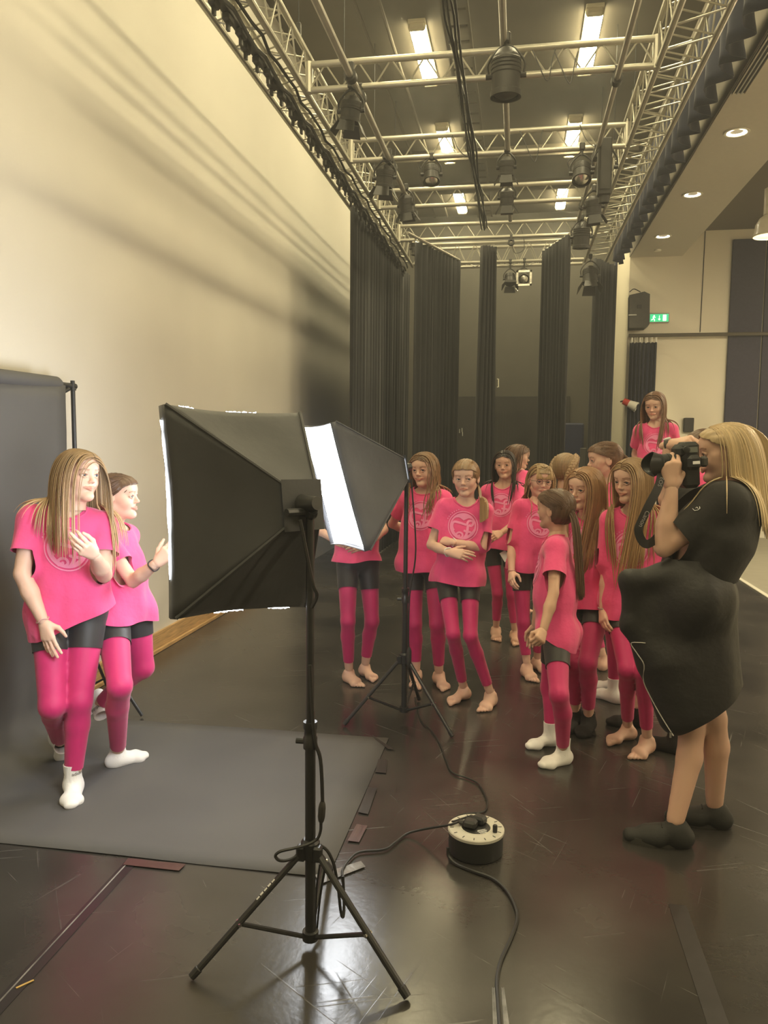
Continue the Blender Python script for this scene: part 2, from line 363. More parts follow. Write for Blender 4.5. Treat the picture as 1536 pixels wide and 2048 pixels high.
# ---------------------------------------------------------------- overhead rig
m_alu = mat('brushed aluminium truss', (.46, .44, .37), .42, metal=.7, noise=.06, nscale=8)
m_pipe = mat('scaffold pipe', (.40, .38, .33), .45, metal=.6, noise=.1, nscale=6)
m_gear = mat('black lantern paint', (.030, .028, .025), .5, noise=.15, nscale=10)
m_shiny = mat('bare metal reflector', (.75, .73, .66), .22, metal=.9)
m_cable = mat('black cable', (.018, .018, .018), .5)
ZT = 4.33                                                     # lower chord height of the rig
def brace_mesh(dx, r=.0068):
    return MB().tube((0, 0, 0), dx, r, n=6, cap=False).mesh('brace', m_alu)
def ladder_truss(y, x0, x1, label):
    t = thing('cross_truss', label, 'truss', (x0, y, ZT), 'cross trusses over the stage')
    h = .19
    for z in (0, h): MB().tube((0, 0, z), (x1-x0, 0, z), .025, n=12).obj('chord', m_alu, t, True)
    n = int(round((x1-x0)/.27)); s = (x1-x0)/n
    up = brace_mesh((s/2, 0, h)); dn = brace_mesh((s/2, 0, -h))
    for i in range(n):
        o = link('brace', up, t, True); o.location = (i*s, 0, 0)
        o = link('brace', dn, t, True); o.location = (i*s+s/2, 0, h)
    for x in (0, x1-x0): MB().tube((x, 0, -.02), (x, 0, h+.02), .03, n=10).obj('end_post', m_alu, t, True)
    return t
def y_for(u, v): return on_z(u, v, ZT)[1]
ys = [y_for(917, 160), y_for(976, 307), y_for(987, 406), y_for(970, 475)]
names = ['silver cross truss carrying the big black ribbed spotlight', 'silver cross truss second from the big black spotlight', 'silver cross truss just behind the third pair of strip lights', 'silver cross truss in front of the hanging black drapes']
for y, nm in zip(ys, names): ladder_truss(y, -1.68, .92, nm)
def box_truss(x0, x1, y0, y1, w, h, label, name='box_truss', along='y', full=True):
    """box truss with lower chords at ZT; (x0 inner, x1 outer)"""
    t = thing(name, label, 'truss', ((x0+x1)/2, y0, ZT))
    L = y1-y0; s = .34; n = int(L/s)
    ox = x0-(x0+x1)/2; px = x1-(x0+x1)/2
    for (x, z) in ((ox, 0), (px, 0), (ox, h), (px, h)):
        MB().tube((x, 0, z), (x, L, z), .024, n=10).obj('chord', m_alu, t, True)
    def zig(a, b):
        a = np.array(a); b = np.array(b)
        up = brace_mesh((b[0]-a[0], s/2, b[1]-a[1])); dn = brace_mesh((a[0]-b[0], s/2, a[1]-b[1]))
        for i in range(n):
            o = link('brace', up, t, True); o.location = (a[0], i*s, a[1])
            o = link('brace', dn, t, True); o.location = (b[0], i*s+s/2, b[1])
    zig((ox, 0), (px, 0)); zig((ox, 0), (ox, h)); zig((px, 0), (px, h)); zig((ox, h), (px, h))
    return t
box_truss(-1.71, -2.02, 4.2, 12.35, .3, .3, 'long silver box truss running beside the pale wall')
box_truss(.93, 1.24, 4.2, 12.35, .3, .3, 'long silver box truss running beside the pleated valance')
# back truss: box truss across
t = thing('back_truss', 'silver box truss across the stage above the dark back wall', 'truss', (-1.68, 12.2, ZT))
for (y, z) in ((0, 0), (.29, 0), (0, .29), (.29, .29)): MB().tube((0, y, z), (2.58, y, z), .024, n=10).obj('chord', m_alu, t, True)
up = brace_mesh((.136, 0, .29)); dn = brace_mesh((.136, 0, -.29)); ub = brace_mesh((.136, .29, 0)); db = brace_mesh((.136, -.29, 0))
for i in range(9):
    for y in (0, .29):
        o = link('brace', up, t, True); o.location = (i*.272, y, 0)
        o = link('brace', dn, t, True); o.location = (i*.272+.136, y, .29)
    o = link('brace', ub, t, True); o.location = (i*.272, 0, 0)
    o = link('brace', db, t, True); o.location = (i*.272+.136, .29, 0)
# suspension wires
sw = MB().tube((0, 0, 0), (0, 0, ZC-ZT-.19), .004, n=5).mesh('wire', m_cable); cl = MB().box((0, 0, .06), (.035, .035, .14), bev=.006).mesh('turnbuckle', m_gear)
for x in (-1.72, .95):
    for y in ys:
        t = thing('suspension_wire', 'thin steel wire with black turnbuckle holding up the long box truss', 'wire', (x, y-.15, ZT+.30), 'suspension wires')
        o = link('wire', sw, t, True); o.scale = (1, 1, (ZC-ZT-.30)/(ZC-ZT-.19)); link('turnbuckle', cl, t, True)
# curtain track with carriers under the left truss
tr = thing('curtain_track', 'black curtain track with a row of carriers under the box truss by the pale wall', 'track', (-1.86, 4.2, ZT-.05))
MB().box((0, 4.1, 0), (.05, 8.2, .04)).obj('rail', m_gear, tr, True)
cm = MB().box((0, 0, -.045), (.05, .10, .05), bev=.01).box((0, 0, -.09), (.02, .03, .05)).mesh('carrier', m_gear)
for i in range(44):
    o = link('carrier', cm, tr, True); o.location = (.02*math.sin(i*2.1), .1+i*.185, 0)
MB().path([(.06, i*.2, -.02-.02*(i % 3)) for i in range(41)], .014, 6).obj('cable_run', m_cable, tr, True)
MB().path([(.10+.012*math.sin(i*1.7), i*.2, .02-.02*((i+1) % 2)) for i in range(41)], .012, 6).obj('cable_run', m_cable, tr, True)
# Y-running pipes under the cross trusses
def pipe(x, y0, y1, z, r, label, m=m_pipe, joints=()):
    t = thing('lighting_bar', label, 'bar', (x, y0, z))
    MB().tube((x, y0, z), (x, y1, z), r, n=10).obj('tube', m, t)
    for y in joints:
        MB().lathe((x, y-.035, z), (0, 1, 0), [(0, r), (0, r+.02), (.07, r+.02), (.07, r)], 12).obj('clamp', m_gear, t)
        MB().box((x, y, z+.06), (.05, .05, .08), bev=.01).obj('hook_clamp', m_gear, t)
    return t
zp = ZT-.075
pL = pipe(on_z(708, 167, zp)[0], 3.8, on_z(818, 408, zp)[1], zp, .026, 'steel lighting bar nearest the pale wall slung under the cross trusses', joints=[*ys[:3], ys[0]-.35, ys[1]-.2])
pM = pipe(on_z(1008, 100, zp)[0], 3.8, on_z(1020, 440, zp)[1], zp, .024, 'steel lighting bar carrying the big black spotlight', joints=ys[:4])
pR = pipe(on_z(1232, 165, zp)[0], 3.8, ys[3]+.2, zp, .022, 'steel lighting bar beside the pleated valance', joints=ys[:4])
cb = thing('cable_bundle', 'dark bundle of cables sagging along the middle of the rig', 'cables', (on_z(935, 250, zp)[0], 4.2, zp))
rnd = random.Random(5)
for k in range(5):
    x0 = on_z(935, 250, zp)[0]+(k-2)*.014
    MB().path(catmull([(x0+rnd.uniform(-.012, .012), 3.8+i*.45, zp+.03+rnd.uniform(-.025, .012)) for i in range(15)], 3), .009, 5).obj('cable', m_cable, cb)
# loose cable loops over trusses
def loose(pts, label, r=.005):
    tag(MB().path(catmull(pts, 6), r, 5).obj('loose_cable', m_cable), label, 'cable')
# fluorescent / LED strip lights on the ceiling
m_led = mat('led diffuser', (1, 1, .95), .4, emit=(1.0, .86, .50), estr=52.0)
m_case = mat('strip light casing', (.55, .5, .36), .5)
me_d = MB().path([(0, y, -.045) for y in np.linspace(-.66, .66, 3)], .09, 16, flat=.5).mesh('diffuser', m_led)
me_c = MB().box((0, 0, -.012), (.19, 1.46, .045), bev=.008).mesh('casing', m_case)
me_e = MB().box((0, 0, -.045), (.185, .07, .10), bev=.02).mesh('end_cap', m_case)
LED_Y = [9.35, 12.1, 14.88, 6.55, 3.8, 1.05, -1.7]
for x in (-1.185, .675):
    for i, y in enumerate(LED_Y):
        nm = ['first', 'second', 'third', 'overhead', 'overhead', 'overhead', 'overhead'][i]
        lab = ('glowing strip light on the dark ceiling, %s in the row on the %s side' % (nm, 'pale wall' if x < 0 else 'valance')) if i < 3 else 'glowing strip light on the dark ceiling beyond the rig in view'
        t = thing('strip_light', lab, 'light', (x, y, ZC), 'ceiling strip lights')
        link('casing', me_c, t, True); link('diffuser', me_d, t, True)
        for s in (-1, 1): o = link('end_cap', me_e, t, True); o.location = (0, s*.67, 0)
# ceiling trays
ct = MB()
tr = thing('ceiling_tray', 'dark ladder cable tray running along the ceiling between the strip lights', 'tray', (-.95, 3, ZC))
for x in (-.88, -.62): MB().box((x, 9, ZC-.10), (.03, 13.4, .06)).obj('side_rail', m_ceil, tr)
for i in range(40): MB().box((-.75, 3.2+i*.32, ZC-.11), (.24, .03, .02)).obj('rung', m_ceil, tr)
for k, x in enumerate((-1.75, -1.5)):
    tag(MB().tube((x, 2.5, ZC-.06), (x, 15.8, ZC-.06), .02, n=8).obj('ceiling_conduit', m_ceil), ['dark conduit on the ceiling closest to the pale wall', 'dark conduit on the ceiling between the strip lights and the other conduit'][k], 'conduit', 'ceiling conduits')
for k, y in enumerate((12.35, 13.9)):
    tag(MB().box((-.3, y, ZC-.12), (3.9, .10, .16)).obj('ceiling_beam', m_ceil), 'dark beam crossing the ceiling between the %s strip lights' % ('second' if k == 0 else 'third'), 'beam')

# ---- lanterns
def lantern(at, kind, size, aim, label, top=None, chrome=False, to=None):
    """stage lantern hanging at 'at', beam along aim"""
    at = np.array(at, float); aim = nrm(aim); t = thing('stage_lantern', label, 'stage light', tuple(at), 'stage lanterns')
    r = size/2; L = size*(1.5 if kind == 'can' else 1.15 if kind != 'profile' else 2.9)
    mb = m_shiny if chrome else m_gear
    base = at-aim*L*.45
    if kind == 'profile':
        x, y, _ = frame(aim); R = np.stack([x, y, aim], 1)
        MB().box(at, (size*.62, size*.72, L), R, bev=size*.07).obj('housing', m_gear, t)
        for s in (-1, 1): MB().box(at+x*s*size*.33, (size*.05, size*.5, L*.8), R).obj('cooling_fin', m_gear, t)
        MB().lathe(at+aim*L*.5, aim, [(0, r*.55), (.06, r*.55), (.06, r*.45), (0, r*.4), (0, 0)], 16).obj('lens_tube', m_gear, t)
    else:
        MB().lathe(base, aim, [(-.16*L, 0), (-.16*L, r*.35), (-.1*L, r*.62), (0, r*.85), (.06*L, r*.97), (.34*L, r), (.36*L, r*1.05), (.42*L, r*1.05), (.44*L, r), (.78*L, r), (.8*L, r*1.08), (L*.92, r*1.08), (L*.92, r*.92), (L*.86, r*.9)], 22).obj('housing', mb, t)
        for q in (.14, .22, .30): MB().lathe(base+aim*L*q, aim, [(-.012, r*1.0), (-.006, r*1.06), (.006, r*1.06), (.012, r*1.0)], 22).obj('cooling_ring', m_gear, t)
        MB().lathe(base+aim*L*.84, aim, [(0, r*.9), (.02, r*.6), (.03, 0)], 18).obj('lens', m_shiny if kind == 'par' else m_gear, t)
    x, y, _ = frame(aim)
    side = nrm(np.cross(aim, (0, 0, 1))) if abs(aim[2]) < .98 else np.array([1., 0, 0])
    up = np.array([0, 0, 1.]); hk = at+up*(size*.95 if kind != 'profile' else L*.36)
    pts = [at-side*r*1.2, at-side*r*1.25+up*size*.45, hk-side*r*.4, hk+side*r*.4, at+side*r*1.25+up*size*.45, at+side*r*1.2]
    MB().path(catmull(pts, 4), .009, 6).obj('yoke', m_gear, t)
    for s in (-1, 1): MB().tube(at+side*s*r*.95, at+side*s*r*1.4, .018, n=8).obj('knob', m_gear, t)
    if to is not None: top = max(to-hk[2], .02)
    tp = hk+up*(top if top is not None else .07)
    MB().tube(hk, tp, .012, n=8).obj('spigot', m_gear, t); MB().box(tp, (.05, .05, .07), bev=.01).obj('hook_clamp', m_gear, t)
    if kind in ('barn',):
        e = base+aim*L*.93
        for k in range(4):
            a = k*math.pi/2; dd = (x*math.cos(a)+y*math.sin(a)); ss = (-x*math.sin(a)+y*math.cos(a)); wd = r*(.95 if k % 2 else .75)
            p0 = e+dd*r*1.02; tip = p0+aim*size*.55+dd*size*.32
            g = MB().quad(p0-ss*wd, p0+ss*wd, tip+ss*wd*1.25, tip-ss*wd*1.25)
            o = g.obj('barn_door', m_gear if not chrome else m_shiny, t, smooth=False); sm = o.modifiers.new('t', 'SOLIDIFY'); sm.thickness = .004
    if kind == 'par':
        MB().path(catmull([at+side*r, at+side*r*1.6+up*.1, hk+side*.05, hk+up*.05], 5), .005, 5).obj('lead', m_cable, t)
    return t
def hang(u, v, z): return on_z(u, v, z)
zl = zp-.20
lantern(hang(1012, 152, zl-.03), 'can', .19, (0, .05, -1), 'big black ribbed spotlight hanging from the first cross truss', top=.06)
lantern(hang(702, 222, zl+.02), 'barn', .15, (-.15, .1, -1), 'black barn-door lantern with pale hood under the first cross truss by the pale wall', top=.05)
lantern(hang(770, 356, zl+.02), 'barn', .16, (-.1, .1, -1), 'black barn-door lantern under the second cross truss by the pale wall', top=.05)
lantern(on_y(863, 349, ys[1]), 'par', .15, (.05, -.35, -1), 'round dark parcan hanging under the second cross truss below a strip light', to=ZT)
lantern(hang(1163, 346, zl), 'par', .16, (0, -.5, -1), 'round dark parcan hanging beside the tall profile spot', top=.08)
lantern(hang(1209, 335, zl+.02), 'profile', .17, (.02, .05, -1), 'tall black profile spotlight hanging upright beside the valance truss', top=.02)
lantern(hang(1013, 335, zl+.04), 'barn', .13, (0, .15, -1), 'small dark lantern on the middle bar at the second cross truss', top=.04)
lantern(hang(1014, 396, zl+.05), 'barn', .14, (0, .2, -1), 'small dark lantern on the middle bar at the third cross truss', top=.04)
lantern(hang(1187, 414, zl+.02), 'barn', .16, (.1, .15, -1), 'black lantern with pale hood on the bar by the valance at the third truss', top=.04)
lantern(hang(812, 410, zl+.05), 'barn', .15, (.1, .2, -1), 'dark lantern with open barn doors at the end of the bar by the pale wall', top=.04)
lantern(on_y(832, 497, ys[3]), 'can', .13, (0, .12, -1), 'bright metal parcan under the fourth cross truss above the wide drape', to=ZT, chrome=True)
lantern(hang(1163, 474, zl), 'can', .19, (0, .1, -1), 'large dark cylinder spotlight at the fourth cross truss by the valance', top=.05)
lantern(hang(1180, 552, 4.02), 'barn', .21, (.0, -.25, -1), 'black fresnel with square barn doors at the corner of the back truss', top=.08)
lantern(on_y(1020, 558, 12.2), 'barn', .15, (.05, -.55, -1), 'dark lantern hanging from the back truss beside a square-framed one', top=.12)
t = lantern(on_y(1048, 556, 12.2), 'par', .15, (0, -.9, -.45), 'lantern in a square metal colour frame hanging from the back truss', top=.12)
cc = on_y(1048, 556, 12.05); g = MB()
for s in (-1, 1): g.box((cc[0]+s*.10, cc[1], cc[2]), (.03, .012, .23)); g.box((cc[0], cc[1], cc[2]+s*.10), (.23, .012, .03))
g.obj('colour_frame', m_shiny, t)
tag(MB().lathe(on_y(1034, 583, 12.2), (0, 0, 1), [(0, 0), (0, .018), (.03, .022), (.05, 0)], 10).obj('small_bulb', m_shiny), 'tiny bright glass bulb dangling below the back truss lanterns', 'bulb')
# loose leads
def cable_from(u, v, pts, lab): loose([on_y(a, b_, y) for (a, b_, y) in pts], lab)
for k, (u, v, w) in enumerate(((1065, 100, 1), (1040, 262, 1), (905, 270, 0), (1110, 105, 1), (1160, 250, 0))):
    y = ys[0] if v < 200 else ys[1]
    loose([on_y(u, v, y-.03), on_y(u+12, v+28, y-.03), on_y(u+30, v+42+w*20, y-.03), on_y(u+40, v+18, y-.03), on_y(u+46, v-2, y-.03)], ['thin black lead looping beside the big black spotlight', 'thin black lead looping in the middle of the second cross truss', 'thin black lead looping under the second truss near a strip light', 'thin black lead looping under the first truss on the valance side', 'thin black lead looping above the parcan by the profile spot'][k], .004)
loose([on_y(1040, 445, ys[3]), on_y(1048, 480, ys[3]), on_y(1046, 500, ys[3]), on_y(1030, 506, ys[3]), on_y(1024, 490, ys[3])], 'thin black lead dangling below the fourth cross truss', .005)
# ---- drapes
def drape_bar(a, b_, label):
    tag(MB().tube(a, b_, .02, n=8).obj('drape_bar', m_pipe), label, 'bar')
curtain('side_drape', (-1.95, 8.95), (-1.86, 12.9), .02, ZT-.03, 22, .035, m_drape, 'long black side drape hanging under the box truss against the pale wall', group='stage drapes', seed=1, nu=260)
a = on_z(838, 482, ZT-.05); b_ = on_z(918, 520, ZT-.05)
drape_bar(a+np.array([-.1, -.4, .01]), b_, 'slanting bar carrying the wide black drape by the pale wall')
curtain('leg_drape', (a[0]-.03, a[1]), (b_[0], b_[1]), .02, ZT-.06, 11, .04, m_drape, 'wide black drape hanging from the slanting bar', group='stage drapes', seed=2)
c = on_z(978, 487, ZT-.05)
curtain('leg_drape', (c[0]-.10, c[1]-.02), (c[0]+.085, c[1]+.1), .02, ZT-.08, 4, .05, m_drape, 'narrow black drape hanging alone in the middle of the stage', group='stage drapes', seed=4, taper=.55)
a = on_z(1088, 503, ZT-.05); b_ = on_z(1140, 468, ZT-.05)
drape_bar(a, b_, 'slanting bar carrying the black drape near the pale pier')
curtain('leg_drape', (a[0], a[1]), (b_[0], b_[1]), .02, ZT-.06, 8, .045, m_drape, 'black drape with deep folds hanging from the slanting bar near the blue pad', group='stage drapes', seed=6, taper=.12)
curtain('wing_drape', (1.10, 12.6), (1.46, 13.2), .02, ZT+.1, 6, .05, m_drape, 'black drape closing the wing in front of the pale pier', group='stage drapes', seed=7)
curtain('wing_drape', (1.49, 13.25), (1.575, 14.0), .02, ZT+.2, 6, .02, m_drape_navy, 'navy edged drape against the pale pier', group='stage drapes', seed=8)
# pleated valance
vl = MB()
def vfn(u, v):
    y = 4.4+u*8.9; s = y*2*math.pi/.36
    w = (.075 if v > .05 else .08)*(math.sin(s)+.3*math.sin(2*s+.8)+.2*math.sin(.37*s))*(1-.75*v)
    return (1.50-w-.04*v, y+.03*math.sin(s*.31), 4.47+.72*v+.012*math.sin(s*.5))
vl.grid(vfn, 520, 7); o = vl.obj('pleated_valance', m_drape_navy, angle=180); sm = o.modifiers.new('t', 'SOLIDIFY'); sm.thickness = .005
tag(o, 'dark navy pleated valance with wavy lower edge beside the pale beam', 'valance')
# ---------------------------------------------------------------- photo gear
m_sbblack = mat('black nylon softbox cloth', (.034, .035, .040), .62, noise=.2, nscale=5, bump=.25, bscale=14, sheen=.15)
m_stand = mat('black stand metal', (.020, .020, .021), .38, noise=.1, nscale=8)
m_sbwhite = mat('lit diffuser cloth', (.95, .95, .97), .6, emit=(.93, .965, 1.0), estr=21.0)
m_chrome = mat('chrome', (.7, .7, .7), .2, metal=1)
m_print = mat('white print', (.8, .8, .8), .6)
def softbox(nm, label, TL, TR, BR, BL, apex, stand, head, zs, feet, glow_side, loops=None, m_face=m_sbwhite):
    """TL.. corners of the face (3d), apex = lamp head point, stand = base xy"""
    st = np.array([stand[0], stand[1], 0.]); t = thing(nm, label, 'softbox', tuple(st))
    TL, TR, BR, BL = [np.asarray(q, float) for q in (TL, TR, BR, BL)]; C4 = [TL, TR, BR, BL]; ctr = sum(C4)/4
    nrmv = nrm(np.cross(TR-TL, BL-TL));
    if np.dot(nrmv, ctr-apex) < 0: nrmv = -nrmv
    ux = nrm(TR-TL); uy = nrm(np.cross(nrmv, ux))
    if uy[2] < 0: uy = -uy
    ring = [apex-ux*.06+uy*.06, apex+ux*.06+uy*.06, apex+ux*.06-uy*.06, apex-ux*.06-uy*.06]
    # four cloth panels, each sagging a little, with a lip past the face
    names = ['cloth_panel']*4
    for k in range(4):
        a, b_ = C4[k], C4[(k+1) % 4]; r0, r1 = ring[k], ring[(k+1) % 4]
        def fn(u, v, a=a, b_=b_, r0=r0, r1=r1, k=k):
            e = a+(b_-a)*u; i = r0+(r1-r0)*u
            p = i+(e-i)*min(v/.93, 1)
            if v > .93: p = e+nrmv*.035*(v-.93)/.07
            mid = (ctr+apex)/2; w = math.sin(math.pi*u)
            bulge = .022*w*math.sin(math.pi*min(v/.93, 1))+.004*math.sin(9*u+6*v+k)*w*v
            edge = .012*w*(1 if v > .6 else v/.6)
            dirn = nrm((a+b_)/2-ctr); return p-dirn*edge+nrm(np.cross(b_-a, e-i))*0-dirn*bulge*.4
        o = MB().grid(fn, 16, 16).obj('cloth_panel', m_sbblack, t, angle=180); sm = o.modifiers.new('t', 'SOLIDIFY'); sm.thickness = .003
        MB().path([r0+(a-r0)*q for q in (0, .5, 1)], .006, 6).obj('rib_seam', m_sbblack, t)
    MB().quad(*[apex+(q-apex)*1.3-nrmv*.006 for q in ring]).obj('cloth_cap', m_sbblack, t, smooth=False)
    # diffuser, slightly inside the lip, gently bulged
    def df(u, v):
        p = (TL*(1-u)+TR*u)*(1-v)+(BL*(1-u)+BR*u)*v
        p = p+ux*(1-2*u)*.022*math.sin(math.pi*v)-uy*(1-2*v)*.022*math.sin(math.pi*u)
        return p+(p-ctr)*(-.006)+nrmv*(.012+.03*math.sin(math.pi*u)*math.sin(math.pi*v))
    MB().grid(df, 12, 12).obj('diffuser', m_face, t, angle=180)
    # glowing leak strips of the diffuser hem past the cloth edge
    for (a, b_, s0, s1) in glow_side:
        a = C4[a]; b_ = C4[b_]; out = nrm((a+b_)/2-ctr)
        n = 14; rnd = random.Random(int(s0*100)+3); vs = []
        for i in range(n+1):
            q = s0+(s1-s0)*i/n; p = a+(b_-a)*q+nrmv*.028-out*.012*math.sin(math.pi*q)
            w = .004+.005*rnd.random(); vs += [p-out*.004, p+out*w]
        MB().add if False else None
        g = MB(); g.add(vs, [(2*i, 2*i+2, 2*i+3, 2*i+1) for i in range(n)]); g.obj('diffuser_hem', m_face, t, smooth=False)
    # lamp head and bracket
    MB().lathe(apex-nrmv*.07, nrmv, [(0, 0), (0, .020), (.03, .025), (.06, .032), (.069, .036), (.069, 0)], 18).obj('lamp_head', m_stand, t)
    top = np.array([stand[0], stand[1], head]); hb = apex-nrmv*.05
    MB().path(catmull([hb+np.array([0, 0, -.02]), (hb+top)/2+np.array([0, 0, -.02]), top], 4), .018, 8).obj('tilt_bracket', m_stand, t)
    MB().tube(top+ux*.02, top-ux*.09, .012, n=8).obj('tilt_lever', m_stand, t)
    # stand
    z0, zc, zj = zs                                       # pole foot, collar, joint
    MB().tube((*stand, z0), (*stand, zj), .0165, n=14).obj('lower_tube', m_stand, t)
    MB().tube((*stand, zj-.02), (*stand, head), .0125, n=14).obj('upper_tube', m_stand, t)
    j = MB().lathe((*stand, zj-.05), (0, 0, 1), [(0, .0165), (0, .022), (.035, .022), (.04, .019), (.06, .019), (.065, .022), (.085, .022), (.085, .012)], 14).obj('clamp_collar', m_stand, t)
    MB().tube((stand[0]-.045, stand[1], zj-.03), (stand[0], stand[1], zj-.03), .009, n=8).obj('clamp_knob', m_stand, j)
    MB().lathe((*stand, zc-.03), (0, 0, 1), [(0, .0165), (0, .028), (.05, .03), (.06, .022), (.06, .0165)], 14).obj('leg_collar', m_stand, t)
    MB().lathe((*stand, z0), (0, 0, 1), [(0, 0), (0, .026), (.028, .026), (.03, .0165)], 14).obj('brace_collar', m_stand, t)
    for k, fxy in enumerate(feet):
        foot = np.array([fxy[0], fxy[1], .012]); d = nrm(np.array([fxy[0]-stand[0], fxy[1]-stand[1], 0]))
        hp_ = np.array([*stand, zc-.01])+d*.03
        lg = MB().tube(hp_, foot, .0105, n=10).obj('leg', m_stand, t)
        MB().lathe(foot+nrm(hp_-foot)*-.0, nrm(hp_-foot), [(0, 0), (0, .012), (.03, .0135), (.032, .0105)], 10).obj('rubber_foot', m_cable, lg)
        MB().box(hp_, (.03, .03, .05), bev=.006).obj('hinge', m_stand, lg)
        mid = foot+(hp_-foot)*.42; bp_ = np.array([*stand, z0+.014])+d*.022
        MB().tube(bp_, mid, .0075, n=8).obj('brace', m_stand, t)
        MB().tube(mid-nrm(np.cross(d, (0, 0, 1)))*.014, mid+nrm(np.cross(d, (0, 0, 1)))*.014, .006, n=8).obj('rivet', m_chrome, lg)
        if k == 0 and loops is not None:
            axis = nrm(hp_-foot); side = nrm(np.cross(axis, (0, 1, 0)))
            if side[2] < 0: side = -side
            for i in range(5):
                p = foot+(hp_-foot)*(.62+.035*i)+side*.0085+np.array([0, -.0075, 0])
                MB().box(p, (.012, .002, .004+.002*(i % 2)), np.stack([axis, np.cross(side, axis), side], 1)).obj('printed_letter', m_print, lg)
    return t
S1 = (-.616, 2.246); d1 = depth_of((*S1, 1.45))
sb1 = softbox('softbox_light', 'big black softbox seen from behind on its tripod, facing the two posing girls', at_depth(331, 808, 2.24), at_depth(600, 825, 2.60), at_depth(612, 1213, 2.58), at_depth(352, 1237, 2.22),
        at_depth(604, 1010, 2.34), S1, 1.40, (.03, .335, .71), [on_z(383, 1962)[:2], on_z(815, 2002)[:2], on_z(662, 1745)[:2]], [(3, 0, .18, .93), (0, 1, .12, .22), (0, 1, .45, .68), (3, 2, .3, .52), (3, 2, .72, .9)], loops=True)
for (pts, r, nm) in ((([(600, 1040, .05), (624, 1160, .04), (634, 1190, .03), (624, 1215, .02)], .006, 'mains_lead')),
                     ([(620, 1330, .02), (628, 1470, .02), (641, 1520, .02), (645, 1600, .02), (644, 1622, .02)], .006, 'mains_lead'),
                     ([(642, 1645, .02), (641, 1662, .02), (634, 1678, .02), (612, 1690, .03), (585, 1697, .05), (560, 1703, .06), (551, 1712, .06), (560, 1721, .06), (580, 1719, .04), (610, 1702, .0)], .005, 'mains_lead'),
                     ([(640, 1690, .0), (655, 1702, .0), (668, 1730, .0), (676, 1775, .0), (682, 1825, .0), (687, 1832, .0), (688, 1800, -.02), (686, 1752, -.03)], .005, 'mains_lead'),
                     ([(640, 1728, -.03), (633, 1780, -.02), (630, 1860, -.02)], .0035, 'mains_lead'), ([(650, 1740, -.03), (641, 1790, -.02), (633, 1868, -.02)], .0035, 'mains_lead')):
    MB().path(catmull([at_depth(u, v, depth_of((*S1, max(.05, (1895-v)/600)))-dd) for u, v, dd in pts], 6), r, 6).obj(nm, m_cable, sb1)
sw = MB(); a = at_depth(645, 1602, depth_of((*S1, .48))-.02); b_ = at_depth(642, 1646, depth_of((*S1, .41))-.02)
sw.path([a, a+(b_-a)*.12, a+(b_-a)*.3, a+(b_-a)*.7, a+(b_-a)*.9, b_], [.006, .0095, .0115, .0115, .009, .005], 10).obj('inline_switch', m_gear, sb1)
S2 = (-.615, 4.285)
sb2 = softbox('softbox_light', 'bright tilted softbox whose glowing white face shows, behind the black softbox', at_depth(606, 850, 4.30), at_depth(672, 843, 3.95), at_depth(741, 1100, 3.93), at_depth(672, 1086, 4.28),
        at_depth(800, 938, 4.27), S2, 1.47, (.05, .37, .74), [on_z(688, 1453)[:2], on_z(905, 1477)[:2], on_z(838, 1402)[:2]], [])
MB().path(catmull([(S2[0]+.03, S2[1]-.02, 1.40), (S2[0]+.06, S2[1]-.02, 1.0), (S2[0]+.03, S2[1]-.03, .75), (S2[0]+.025, S2[1]-.03, .5), (S2[0]+.03, S2[1]-.03, .42)], 6), .005, 6).obj('mains_lead', m_cable, sb2)
MB().path([(S2[0]+.03, S2[1]-.03, .44), (S2[0]+.03, S2[1]-.03, .42), (S2[0]+.03, S2[1]-.03, .34), (S2[0]+.03, S2[1]-.03, .32)], [.006, .014, .014, .006], 8).obj('inline_switch', m_gear, sb2)
# ---- backdrop
m_paper = mat('charcoal backdrop paper', (.080, .078, .078), .75, noise=.06, nscale=2.5, bump=.06, bscale=3)
bd = thing('backdrop', 'charcoal paper backdrop rolled down from its bar and out across the floor', 'backdrop', (-2.5, 4.05, 0))
y0, y1, xs, zr = 2.63, 3.93, -2.475, 1.905
MB().lathe((-2.51, y0, zr), (0, 1, 0), [(0, .0), (0, .042), (y1-y0-.03, .042), (y1-y0, .030), (y1-y0+.01, 0)], 18).obj('paper_roll', m_paper, bd)
MB().tube((-2.51, 2.45, zr), (-2.51, 4.09, zr), .0165, n=12).obj('crossbar', m_stand, bd)
prof = [(xs, zr-.005)]+[(xs+.004*math.sin(i), zr-.1-i*.16) for i in range(10)]
R = .22; prof += [(xs+R-R*math.cos(a_), R+.004-R*math.sin(a_)) for a_ in np.linspace(.0, math.pi/2, 8)]
prof += [(x, .004) for x in np.linspace(xs+R+.1, -.655, 10)]
def pf(u, v):
    x, z = prof[min(int(round(u*(len(prof)-1))), len(prof)-1)]
    return (x+(.012*math.sin(3*v+2*z) if z > .3 else 0), y0+(y1+.06*(z < .01)*(u)-y0)*v+(-.0 if z > .3 else 0), z+(.0015*(1+math.sin(7*x+5*v)) if z < .01 else 0))
o = MB().grid(pf, len(prof)-1, 14).obj('paper_sheet', m_paper, bd, angle=180); sm = o.modifiers.new('t', 'SOLIDIFY'); sm.thickness = .0012; sm.offset = 1
pl = (-2.5, 4.05)
MB().tube((*pl, .1), (*pl, 1.0), .016, n=12).obj('lower_tube', m_stand, bd); MB().tube((*pl, .95), (*pl, 1.885), .0125, n=12).obj('upper_tube', m_stand, bd)
MB().lathe((*pl, 1.88), (0, 0, 1), [(0, .0125), (0, .018), (.012, .018), (.014, .012), (.055, .012), (.055, 0)], 12).obj('spigot', m_stand, bd)
